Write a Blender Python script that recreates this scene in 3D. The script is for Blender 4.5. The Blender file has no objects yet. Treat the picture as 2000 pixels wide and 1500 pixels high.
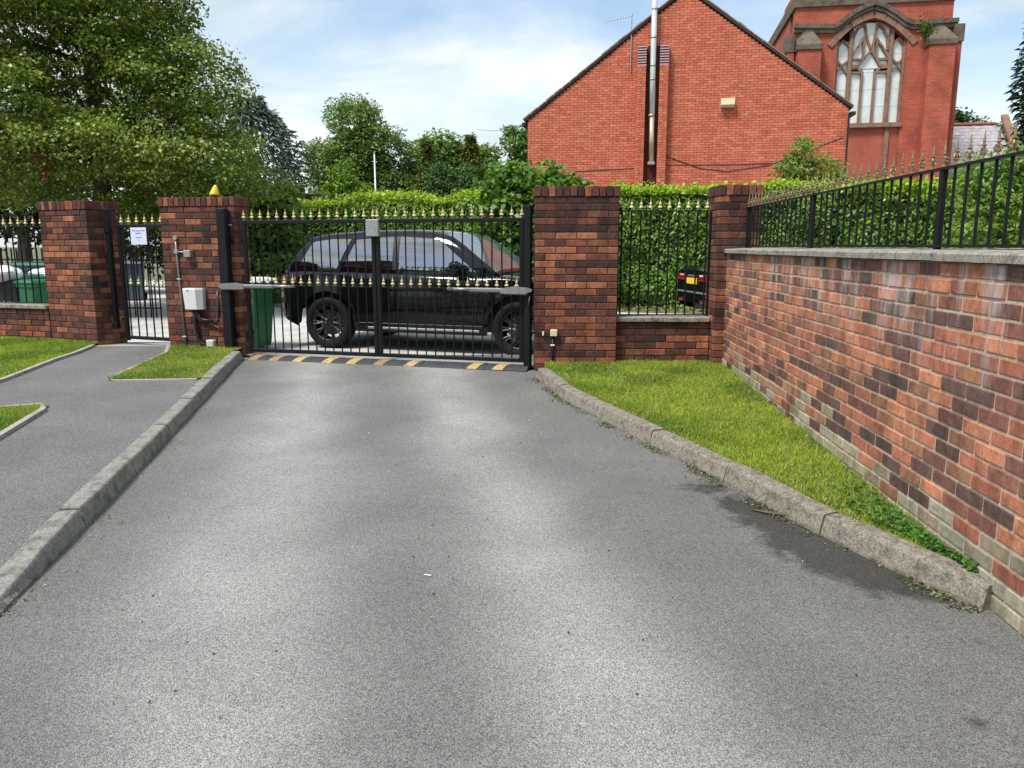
import bpy, math, random
import numpy as np
from mathutils import Vector, Matrix

R = math.radians
rnd = random.Random(7)
nrg = np.random.default_rng(11)
scene = bpy.context.scene
col = scene.collection

# ------------------------------------------------------------------ camera
cam = bpy.data.cameras.new('camera')
cam.sensor_width = 36.0
cam.lens = 27.036
cam.clip_start = 0.05
cam.clip_end = 3000
camo = bpy.data.objects.new('camera', cam)
col.objects.link(camo)
camo.location = (0, 0, 1.35)
camo.rotation_euler = (R(90 - 10.15), 0, 0)
scene.camera = camo

# ------------------------------------------------------------------ sky and sun
SUN_EL, SUN_AZ = 58.0, 230.0          # azimuth clockwise from +y: light comes from the left, behind the camera
world = bpy.data.worlds.new('World')
scene.world = world
world.use_nodes = True
wn, wl = world.node_tree.nodes, world.node_tree.links
wn.clear()
w_out = wn.new('ShaderNodeOutputWorld')
w_bg = wn.new('ShaderNodeBackground')
w_bg.inputs['Strength'].default_value = 0.1
w_sky = wn.new('ShaderNodeTexSky')
w_sky.sky_type = 'NISHITA'
w_sky.sun_disc = False
w_sky.sun_elevation = R(SUN_EL)
w_sky.sun_rotation = R(SUN_AZ)
w_sky.air_density = 1.0
w_sky.dust_density = 1.2
w_tc = wn.new('ShaderNodeTexCoord')
w_map = wn.new('ShaderNodeMapping')
w_map.inputs['Scale'].default_value = (1.0, 1.0, 3.0)
w_map.inputs['Location'].default_value = (0.35, 0.2, 0.1)
w_n1 = wn.new('ShaderNodeTexNoise')
w_n1.inputs['Scale'].default_value = 3.1
w_n1.inputs['Detail'].default_value = 9
w_n1.inputs['Roughness'].default_value = 0.55
w_n1.inputs['Distortion'].default_value = 0.35
w_r1 = wn.new('ShaderNodeValToRGB')
w_r1.color_ramp.elements[0].position = 0.40
w_r1.color_ramp.elements[0].color = (0.30, 0.30, 0.30, 1)
w_r1.color_ramp.elements[1].position = 0.57
w_r1.color_ramp.elements[1].color = (0.97, 0.97, 0.97, 1)
w_n2 = wn.new('ShaderNodeTexNoise')
w_n2.inputs['Scale'].default_value = 3.4
w_n2.inputs['Detail'].default_value = 10
w_n2.inputs['Distortion'].default_value = 0.6
w_r2 = wn.new('ShaderNodeValToRGB')
w_r2.color_ramp.elements[0].position = 0.38
w_r2.color_ramp.elements[0].color = (2.6, 3.35, 3.8, 1)
w_r2.color_ramp.elements[1].position = 0.60
w_r2.color_ramp.elements[1].color = (4.75, 5.05, 5.05, 1)
w_mix = wn.new('ShaderNodeMixRGB')
wl.new(w_tc.outputs['Generated'], w_map.inputs['Vector'])
wl.new(w_map.outputs['Vector'], w_n1.inputs['Vector'])
wl.new(w_map.outputs['Vector'], w_n2.inputs['Vector'])
wl.new(w_n1.outputs['Fac'], w_r1.inputs['Fac'])
wl.new(w_n2.outputs['Fac'], w_r2.inputs['Fac'])
wl.new(w_r1.outputs['Color'], w_mix.inputs['Fac'])
wl.new(w_sky.outputs['Color'], w_mix.inputs['Color1'])
wl.new(w_r2.outputs['Color'], w_mix.inputs['Color2'])
wl.new(w_mix.outputs['Color'], w_bg.inputs['Color'])
wl.new(w_bg.outputs['Background'], w_out.inputs['Surface'])

sun = bpy.data.lights.new('sun', 'SUN')
sun.energy = 2.2
sun.angle = R(15)
sun.color = (1.0, 0.955, 0.89)
suno = bpy.data.objects.new('sun', sun)
col.objects.link(suno)
_d = Vector((math.sin(R(SUN_AZ)) * math.cos(R(SUN_EL)), math.cos(R(SUN_AZ)) * math.cos(R(SUN_EL)), math.sin(R(SUN_EL))))
suno.rotation_euler = _d.to_track_quat('Z', 'Y').to_euler()
suno.location = (-20, -20, 40)

vs = scene.view_settings
vs.view_transform = 'Standard'
vs.look = 'None'
vs.exposure = 1.12
vs.gamma = 1.0
vs.use_curve_mapping = False
scene.cycles.max_bounces = 6
scene.cycles.transparent_max_bounces = 6


# ------------------------------------------------------------------ materials
def _mat(name):
    m = bpy.data.materials.new(name)
    m.use_nodes = True
    return m, m.node_tree.nodes, m.node_tree.links, m.node_tree.nodes['Principled BSDF']


def _noise(n, l, scale, detail=3, rough=0.6, vec=None, dist=0.0):
    t = n.new('ShaderNodeTexNoise')
    t.inputs['Scale'].default_value = scale
    t.inputs['Detail'].default_value = detail
    t.inputs['Roughness'].default_value = rough
    t.inputs['Distortion'].default_value = dist
    if vec is not None:
        l.new(vec, t.inputs['Vector'])
    return t.outputs['Fac']


def _ramp(n, l, fac, stops):
    r = n.new('ShaderNodeValToRGB')
    e = r.color_ramp.elements
    while len(e) < len(stops):
        e.new(0.5)
    for i, (p, c) in enumerate(stops):
        e[i].position = p
        e[i].color = (*c, 1) if not isinstance(c, (int, float)) else (c, c, c, 1)
    l.new(fac, r.inputs['Fac'])
    return r.outputs['Color']


def _mul(n, l, a, b, fac=1.0, mode='MULTIPLY'):
    m = n.new('ShaderNodeMixRGB')
    m.blend_type = mode
    m.inputs['Fac'].default_value = fac if isinstance(fac, (int, float)) else 1
    if not isinstance(fac, (int, float)):
        l.new(fac, m.inputs['Fac'])
    for s, v in (('Color1', a), ('Color2', b)):
        if isinstance(v, tuple):
            m.inputs[s].default_value = (*v, 1)
        else:
            l.new(v, m.inputs[s])
    return m.outputs['Color']


def _bump(n, l, p, h, strength, dist=0.01):
    b = n.new('ShaderNodeBump')
    b.inputs['Strength'].default_value = strength
    b.inputs['Distance'].default_value = dist
    l.new(h, b.inputs['Height'])
    l.new(b.outputs['Normal'], p.inputs['Normal'])


def _pos(n):
    return n.new('ShaderNodeNewGeometry').outputs['Position']


def _math(n, l, op, a, b=None):
    m = n.new('ShaderNodeMath')
    m.operation = op
    for i, v in enumerate((a, b)):
        if v is None:
            continue
        if isinstance(v, (int, float)):
            m.inputs[i].default_value = v
        else:
            l.new(v, m.inputs[i])
    return m.outputs[0]


def plain(name, c, rough=0.6, metal=0.0, spec=0.5, var=0.15, scale=12.0, bump=0.0, coat=0.0, ior=1.5):
    m, n, l, p = _mat(name)
    pos = _pos(n)
    f = _noise(n, l, scale, 4, 0.6, pos)
    cc = _ramp(n, l, f, [(0.25, tuple(x * (1 - var) for x in c)), (0.75, tuple(min(1, x * (1 + var)) for x in c))])
    l.new(cc, p.inputs['Base Color'])
    p.inputs['Roughness'].default_value = rough
    p.inputs['Metallic'].default_value = metal
    p.inputs['Specular IOR Level'].default_value = spec
    p.inputs['Coat Weight'].default_value = coat
    p.inputs['Coat Roughness'].default_value = 0.03
    p.inputs['IOR'].default_value = ior
    if bump:
        _bump(n, l, p, f, bump)
    return m


def brick_mat(name, source, stain=False, grime=0.0, lo=0.62, hi=1.22):
    """fired clay; the colour of each brick comes from the object or from its faces"""
    m, n, l, p = _mat(name)
    pos = _pos(n)
    if source == 'object':
        base = n.new('ShaderNodeObjectInfo').outputs['Color']
    else:
        a = n.new('ShaderNodeAttribute')
        a.attribute_name = 'Col'
        base = a.outputs['Color']
    mp = n.new('ShaderNodeMapping')
    mp.inputs['Scale'].default_value = (9, 9, 3)
    l.new(pos, mp.inputs['Vector'])
    f1 = _noise(n, l, 1.0, 3, 0.6, mp.outputs['Vector'])
    c = _mul(n, l, base, _ramp(n, l, f1, [(0.3, lo), (0.55, 1.0), (0.75, hi)]))
    fb = _noise(n, l, 11, 4, 0.7, pos, 1.2)
    c = _mul(n, l, c, _ramp(n, l, fb, [(0.32, 0.5 + lo * 0.25), (0.5, 1.0), (0.72, hi)]))
    md = n.new('ShaderNodeMapping')
    md.inputs['Scale'].default_value = (95, 95, 38)
    l.new(pos, md.inputs['Vector'])
    f2 = _noise(n, l, 1.0, 4, 0.75, md.outputs['Vector'])
    c = _mul(n, l, c, _ramp(n, l, f2, [(0.30, 0.42), (0.42, 0.92), (0.7, 1.2)]))
    if stain:
        mp2 = n.new('ShaderNodeMapping')
        mp2.inputs['Scale'].default_value = (7, 7, 1.1)
        l.new(pos, mp2.inputs['Vector'])
        f3 = _noise(n, l, 1.0, 4, 0.6, mp2.outputs['Vector'])
        sx = n.new('ShaderNodeSeparateXYZ')
        l.new(pos, sx.inputs[0])
        hz = _math(n, l, 'MULTIPLY', _math(n, l, 'SUBTRACT', sx.outputs['Z'], 0.70), 2.2)
        hz = _math(n, l, 'MINIMUM', _math(n, l, 'MAXIMUM', hz, 0.0), 1.0)
        k = _math(n, l, 'MULTIPLY', _ramp(n, l, f3, [(0.50, 0.0), (0.66, 0.85)]), hz)
        c = _mul(n, l, c, (0.50, 0.46, 0.45), k, 'MIX')
    if grime:
        f4 = _noise(n, l, 1.7, 5, 0.65, pos)
        c = _mul(n, l, c, (0.05, 0.045, 0.035), _math(n, l, 'MULTIPLY', _ramp(n, l, f4, [(0.5, 0.0), (0.72, 1.0)]), grime), 'MIX')
    l.new(c, p.inputs['Base Color'])
    p.inputs['Roughness'].default_value = 0.86
    p.inputs['Specular IOR Level'].default_value = 0.25
    _bump(n, l, p, f2, 0.35, 0.004)
    return m


def leaf_mat(name, rough=0.45, trans=0.3, spec=0.4):
    m, n, l, p = _mat(name)
    a = n.new('ShaderNodeAttribute')
    a.attribute_name = 'Col'
    l.new(a.outputs['Color'], p.inputs['Base Color'])
    p.inputs['Roughness'].default_value = rough
    p.inputs['Specular IOR Level'].default_value = spec
    t = n.new('ShaderNodeBsdfTranslucent')
    tc = _mul(n, l, a.outputs['Color'], (1.25, 1.3, 0.55))
    l.new(tc, t.inputs['Color'])
    mx = n.new('ShaderNodeMixShader')
    mx.inputs['Fac'].default_value = trans
    l.new(p.outputs['BSDF'], mx.inputs[1])
    l.new(t.outputs['BSDF'], mx.inputs[2])
    l.new(mx.outputs['Shader'], n['Material Output'].inputs['Surface'])
    return m


def asphalt(name, lo, mid, hi, wear=False):
    m, n, l, p = _mat(name)
    pos = _pos(n)
    v = n.new('ShaderNodeTexVoronoi')
    v.inputs['Scale'].default_value = 290
    l.new(pos, v.inputs['Vector'])
    sv = n.new('ShaderNodeSeparateColor')
    l.new(v.outputs['Color'], sv.inputs[0])
    c = _ramp(n, l, sv.outputs[0], [(0.05, lo), (0.45, mid), (0.95, hi)])
    edge = _ramp(n, l, v.outputs['Distance'], [(0.25, 1.0), (0.65, 0.62)])
    c = _mul(n, l, c, edge)
    f = _noise(n, l, 60, 4, 0.75, pos)
    c = _mul(n, l, c, _ramp(n, l, f, [(0.3, 0.84), (0.7, 1.14)]))
    f2 = _noise(n, l, 1.1, 5, 0.6, pos, 0.4)
    c = _mul(n, l, c, _ramp(n, l, f2, [(0.3, 0.82), (0.7, 1.14)]))
    if wear:
        s = n.new('ShaderNodeSeparateXYZ')
        l.new(pos, s.inputs[0])
        X, Yc = s.outputs['X'], s.outputs['Y']
        wob = _math(n, l, 'MULTIPLY', _math(n, l, 'SUBTRACT', _noise(n, l, 0.7, 3, 0.5, pos), 0.5), 0.7)
        Xw = _math(n, l, 'ADD', X, wob)

        def gauss(val, c0, wd):
            d = _math(n, l, 'DIVIDE', _math(n, l, 'SUBTRACT', val, c0), wd)
            return _math(n, l, 'POWER', 2.718, _math(n, l, 'MULTIPLY', _math(n, l, 'MULTIPLY', d, d), -1.0))
        # polished wheel tracks that widen away from the gate, with a darker crown between them
        lane = _math(n, l, 'ADD', Xw, _math(n, l, 'MULTIPLY', _math(n, l, 'SUBTRACT', Yc, 2.0), 0.20))
        tr = _math(n, l, 'ADD', gauss(lane, -0.95, 0.40), gauss(lane, 0.42, 0.36))
        c = _mul(n, l, c, _ramp(n, l, tr, [(0.0, 0.78), (1.0, 1.45)]))
        # dark damp patch of rotting leaf litter along the right kerb
        a1 = n.new('ShaderNodeMapping')
        a1.inputs['Scale'].default_value = (2.2, 2.2, 2.2)
        l.new(pos, a1.inputs['Vector'])
        nz = _noise(n, l, 1.0, 5, 0.6, a1.outputs['Vector'], 0.6)
        kx = _math(n, l, 'SUBTRACT', X, _math(n, l, 'ADD', _math(n, l, 'MULTIPLY', Yc, -0.335), 2.86))
        band = _math(n, l, 'MULTIPLY', gauss(kx, -0.05, 0.38), gauss(Yc, 3.75, 0.95))
        nf = _noise(n, l, 7.5, 6, 0.72, pos, 0.8)
        blot = _math(n, l, 'ADD', band, _math(n, l, 'MULTIPLY', _math(n, l, 'SUBTRACT', nz, 0.5), 1.6))
        blot = _math(n, l, 'ADD', blot, _math(n, l, 'MULTIPLY', _math(n, l, 'SUBTRACT', nf, 0.5), 1.1))
        oil = gauss(_math(n, l, 'SQRT', _math(n, l, 'ADD', _math(n, l, 'MULTIPLY', _math(n, l, 'SUBTRACT', X, 1.495), _math(n, l, 'SUBTRACT', X, 1.495)),
                    _math(n, l, 'MULTIPLY', _math(n, l, 'SUBTRACT', Yc, 2.236), _math(n, l, 'SUBTRACT', Yc, 2.236)))), 0.0, 0.032)
        k = _math(n, l, 'MAXIMUM', _ramp(n, l, blot, [(0.36, 0.0), (0.66, 0.80)]), _math(n, l, 'MULTIPLY', oil, 0.7))
        c = _mul(n, l, c, (0.20, 0.19, 0.165), k)
        # small tar spots, scuffs and old drips
        sp = n.new('ShaderNodeTexVoronoi')
        sp.inputs['Scale'].default_value = 2.6
        l.new(pos, sp.inputs['Vector'])
        ssep = n.new('ShaderNodeSeparateColor')
        l.new(sp.outputs['Color'], ssep.inputs[0])
        spd = _math(n, l, 'ADD', sp.outputs['Distance'], _math(n, l, 'MULTIPLY', nf, 0.07))
        spot = _math(n, l, 'MULTIPLY', _ramp(n, l, spd, [(0.045, 1.0), (0.085, 0.0)]), _ramp(n, l, ssep.outputs[1], [(0.62, 0.0), (0.66, 0.55)]))
        c = _mul(n, l, c, (0.06, 0.058, 0.052), spot, 'MIX')
        sm = n.new('ShaderNodeMapping')
        sm.inputs['Rotation'].default_value = (0, 0, R(-25))
        sm.inputs['Scale'].default_value = (1.4, 14, 1)
        l.new(pos, sm.inputs['Vector'])
        sc = _noise(n, l, 1.0, 4, 0.6, sm.outputs['Vector'], 0.5)
        c = _mul(n, l, c, _ramp(n, l, sc, [(0.24, 0.72), (0.33, 1.0)]))
    l.new(c, p.inputs['Base Color'])
    p.inputs['Roughness'].default_value = 0.8
    p.inputs['Specular IOR Level'].default_value = 0.3
    h = _math(n, l, 'ADD', _math(n, l, 'MULTIPLY', v.outputs['Distance'], -1.0), f)
    _bump(n, l, p, h, 0.55, 0.006)
    return m


def concrete(name, c, dark, scale=9, speck=0.5):
    m, n, l, p = _mat(name)
    pos = _pos(n)
    f = _noise(n, l, scale, 6, 0.7, pos)
    cc = _ramp(n, l, f, [(0.32, dark), (0.52, c), (0.75, tuple(min(1, x * 1.18) for x in c))])
    f2 = _noise(n, l, 90, 4, 0.75, pos)
    cc = _mul(n, l, cc, _ramp(n, l, f2, [(0.35, 1 - speck), (0.6, 1.12)]))
    l.new(cc, p.inputs['Base Color'])
    p.inputs['Roughness'].default_value = 0.9
    p.inputs['Specular IOR Level'].default_value = 0.2
    _bump(n, l, p, f2, 0.5, 0.005)
    return m


def brick_tex(name, c1, c2, mortar, grime):
    """far brickwork whose courses are too fine to build"""
    m, n, l, p = _mat(name)
    tc = n.new('ShaderNodeTexCoord')
    s = n.new('ShaderNodeSeparateXYZ')
    l.new(tc.outputs['Object'], s.inputs[0])
    cb = n.new('ShaderNodeCombineXYZ')
    l.new(_math(n, l, 'ADD', s.outputs['X'], s.outputs['Y']), cb.inputs['X'])
    l.new(s.outputs['Z'], cb.inputs['Y'])
    b = n.new('ShaderNodeTexBrick')
    b.inputs['Scale'].default_value = 1.0
    b.inputs['Brick Width'].default_value = 0.225
    b.inputs['Row Height'].default_value = 0.075
    b.inputs['Mortar Size'].default_value = 0.007
    b.inputs['Color1'].default_value = (*c1, 1)
    b.inputs['Color2'].default_value = (*c2, 1)
    b.inputs['Mortar'].default_value = (*mortar, 1)
    l.new(cb.outputs[0], b.inputs['Vector'])
    f = _noise(n, l, 1.3, 5, 0.65, tc.outputs['Object'])
    c = _mul(n, l, b.outputs['Color'], _ramp(n, l, f, [(0.3, 1 - grime), (0.6, 1.08)]))
    l.new(c, p.inputs['Base Color'])
    p.inputs['Roughness'].default_value = 0.9
    p.inputs['Specular IOR Level'].default_value = 0.2
    _bump(n, l, p, b.outputs['Fac'], -0.4, 0.01)
    return m


M = {}
M['brick'] = brick_mat('pillar_brick', 'object')
M['brick_face'] = brick_mat('pillar_brick_faces', 'faces')
M['brick_wall'] = brick_mat('retaining_brick', 'object', stain=True)
M['brick_wall_face'] = brick_mat('retaining_brick_faces', 'faces', stain=True)
M['gable_brick'] = brick_mat('gable_brick', 'faces', grime=0.12, lo=0.9, hi=1.06)
M['mortar_dark'] = concrete('mortar_dark', (0.115, 0.085, 0.070), (0.07, 0.05, 0.042), 20, 0.3)
M['mortar_buff'] = concrete('mortar_buff', (0.50, 0.39, 0.30), (0.34, 0.26, 0.20), 20, 0.2)
M['mortar_red'] = concrete('mortar_red', (0.115, 0.034, 0.026), (0.075, 0.025, 0.02), 6, 0.2)  # gable mortar, with the shade inside its joints put into the colour
M['coping'] = concrete('coping_stone', (0.33, 0.31, 0.26), (0.12, 0.115, 0.09), 12, 0.5)
M['kerb'] = concrete('kerb_concrete', (0.27, 0.245, 0.20), (0.115, 0.105, 0.08), 18, 0.6)
M['kerb_left'] = concrete('kerb_concrete_left', (0.27, 0.265, 0.235), (0.13, 0.13, 0.105), 11, 0.45)
M['edging'] = concrete('edging_concrete', (0.36, 0.34, 0.30), (0.22, 0.21, 0.18), 8, 0.3)
M['yard'] = concrete('yard_concrete', (0.50, 0.49, 0.47), (0.36, 0.35, 0.33), 3, 0.22)
M['slab'] = concrete('threshold_concrete', (0.36, 0.35, 0.33), (0.24, 0.23, 0.215), 4, 0.3)
M['drive'] = asphalt('driveway_asphalt', (0.125, 0.123, 0.118), (0.245, 0.241, 0.230), (0.40, 0.394, 0.376), True)
M['path'] = asphalt('footpath_asphalt', (0.08, 0.08, 0.08), (0.185, 0.184, 0.18), (0.34, 0.338, 0.33))
M['soil'] = concrete('lawn_soil', (0.085, 0.10, 0.035), (0.05, 0.06, 0.022), 7, 0.5)
M['litter'] = concrete('verge_litter', (0.23, 0.20, 0.11), (0.10, 0.085, 0.05), 8, 0.6)
M['earth'] = concrete('far_ground', (0.16, 0.17, 0.10), (0.08, 0.09, 0.05), 0.7, 0.4)
M['leaf'] = leaf_mat('leaf')
M['laurel'] = leaf_mat('laurel_leaf', 0.42, 0.25, 0.35)
M['needle'] = leaf_mat('needle', 0.6, 0.12, 0.25)
M['grass'] = leaf_mat('grass_blade', 0.55, 0.35, 0.25)
M['bark'] = plain('bark', (0.09, 0.07, 0.05), 0.9, var=0.4, scale=9, bump=0.6)
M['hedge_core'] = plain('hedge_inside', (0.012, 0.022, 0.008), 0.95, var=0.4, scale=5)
M['iron'] = plain('black_painted_iron', (0.006, 0.0065, 0.008), 0.5, spec=0.28, var=0.35, scale=40, bump=0.05)
M['gold'] = plain('gold_paint', (0.50, 0.41, 0.20), 0.5, metal=0.12, var=0.30, scale=45)
M['old_gold'] = plain('tarnished_gold_paint', (0.27, 0.20, 0.11), 0.45, metal=0.3, var=0.6, scale=60)
M['galv'] = plain('galvanised_steel', (0.34, 0.345, 0.34), 0.42, metal=0.4, var=0.2, scale=30)
M['alu'] = plain('anodised_casing', (0.17, 0.175, 0.18), 0.45, metal=0.2, var=0.2, scale=20)
M['alu_dark'] = plain('dark_casing_end', (0.10, 0.105, 0.11), 0.5, var=0.1)
M['white_plastic'] = plain('white_plastic', (0.72, 0.73, 0.74), 0.35, var=0.05, scale=5)
M['dirty_white'] = plain('dirty_white_plastic', (0.55, 0.54, 0.48), 0.5, var=0.2, scale=25)
M['cable'] = plain('black_cable', (0.012, 0.012, 0.014), 0.4)
M['yellow'] = plain('yellow_beacon_plastic', (0.80, 0.66, 0.015), 0.25, var=0.06, scale=12)
M['paper'] = plain('printed_paper', (0.62, 0.66, 0.86), 0.6, var=0.03, scale=4)
M['ink'] = plain('blue_grey_ink', (0.22, 0.26, 0.42), 0.7)
M['rubber'] = plain('black_rubber', (0.035, 0.036, 0.04), 0.6, var=0.3, scale=25, bump=0.2)
M['hump_yellow'] = plain('worn_yellow_paint', (0.40, 0.275, 0.11), 0.75, var=0.5, scale=30)
M['hump_faded'] = plain('faded_yellow_paint', (0.26, 0.17, 0.085), 0.7, var=0.3, scale=22)
M['paint'] = plain('black_car_paint', (0.0025, 0.003, 0.004), 0.06, var=0.05, ior=1.5)
M['paint2'] = plain('dark_car_paint', (0.004, 0.006, 0.006), 0.08, var=0.05)
M['trim'] = plain('black_car_trim', (0.012, 0.012, 0.013), 0.45)
M['glass'] = plain('tinted_car_glass', (0.004, 0.005, 0.006), 0.02, var=0.02, ior=3.6)
M['screen_glass'] = plain('windscreen_glass', (0.09, 0.12, 0.125), 0.04, var=0.05, ior=3.2)
M['red_lens'] = plain('red_lens', (0.26, 0.006, 0.010), 0.12, coat=0.6, var=0.1)
M['white_lens'] = plain('white_lens', (0.6, 0.62, 0.65), 0.12, coat=0.6, var=0.1)
M['plate'] = plain('yellow_plate', (0.75, 0.52, 0.03), 0.4, var=0.05)
M['black_ink'] = plain('black_ink', (0.01, 0.01, 0.01), 0.6)
M['tyre'] = plain('tyre_rubber', (0.009, 0.009, 0.010), 0.8, spec=0.2, var=0.2, scale=30)
M['rim'] = plain('gloss_black_alloy', (0.009, 0.009, 0.010), 0.38, var=0.1)
M['disc'] = plain('brake_disc_steel', (0.16, 0.155, 0.15), 0.4, metal=0.7)
M['chrome'] = plain('bright_trim', (0.45, 0.46, 0.48), 0.25, metal=0.8)
M['green_bin'] = plain('green_bin_plastic', (0.022, 0.135, 0.055), 0.5, var=0.12, scale=6)
M['bright_green_bin'] = plain('bright_green_bin_plastic', (0.010, 0.14, 0.05), 0.45, var=0.12, scale=6)
M['dark_green_bin'] = plain('dark_green_bin_plastic', (0.012, 0.075, 0.055), 0.45, var=0.12, scale=6)
M['black_bin'] = plain('black_bin_plastic', (0.016, 0.02, 0.024), 0.5, var=0.15, scale=6)
M['grey_bin'] = plain('blue_grey_bin_plastic', (0.085, 0.115, 0.15), 0.5, var=0.12, scale=6)
M['bag'] = plain('white_bag_film', (0.74, 0.73, 0.76), 0.3, var=0.06, scale=9)
M['church_brick'] = brick_tex('church_brick', (0.47, 0.128, 0.078), (0.41, 0.105, 0.066), (0.22, 0.062, 0.045), 0.35)
M['low_brick'] = brick_tex('low_building_brick', (0.50, 0.14, 0.085), (0.44, 0.12, 0.07), (0.36, 0.16, 0.11), 0.2)
M['dark_stone'] = concrete('sooty_sandstone', (0.155, 0.125, 0.095), (0.06, 0.05, 0.04), 3.5, 0.35)
M['brown_stone'] = concrete('brown_sandstone', (0.27, 0.165, 0.115), (0.15, 0.095, 0.07), 3.5, 0.3)
M['render_red'] = concrete('red_brick_panel', (0.38, 0.105, 0.070), (0.30, 0.082, 0.056), 1.2, 0.15)
M['church_glass'] = plain('church_glass', (0.66, 0.69, 0.66), 0.06, spec=0.9, var=0.18, scale=1.6, coat=0.8)  # reflected sky is painted in as a near-white pane colour
M['slate'] = plain('grey_slate', (0.36, 0.335, 0.36), 0.6, var=0.4, scale=5)
M['roof_dark'] = plain('roof_tile_edge', (0.05, 0.042, 0.038), 0.8, var=0.4, scale=8)
M['ridge'] = plain('clay_ridge', (0.36, 0.13, 0.09), 0.8, var=0.3, scale=5)
M['flue_top'] = plain('stainless_flue', (0.60, 0.62, 0.61), 0.35, metal=0.2, var=0.08, scale=3)
M['flue_low'] = plain('stained_flue', (0.48, 0.42, 0.30), 0.4, metal=0.5, var=0.25, scale=4)
M['cream'] = plain('cream_vent', (0.66, 0.60, 0.36), 0.5, var=0.08, scale=4)
M['louvre'] = plain('pink_louvre', (0.50, 0.33, 0.36), 0.5, var=0.1)
M['louvre_gap'] = plain('louvre_gap', (0.12, 0.05, 0.06), 0.8)
M['dead_leaf'] = plain('dead_leaf', (0.20, 0.065, 0.03), 0.8, var=0.4, scale=8)
M['twig'] = plain('dry_litter', (0.42, 0.38, 0.28), 0.8, var=0.4, scale=30)


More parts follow.
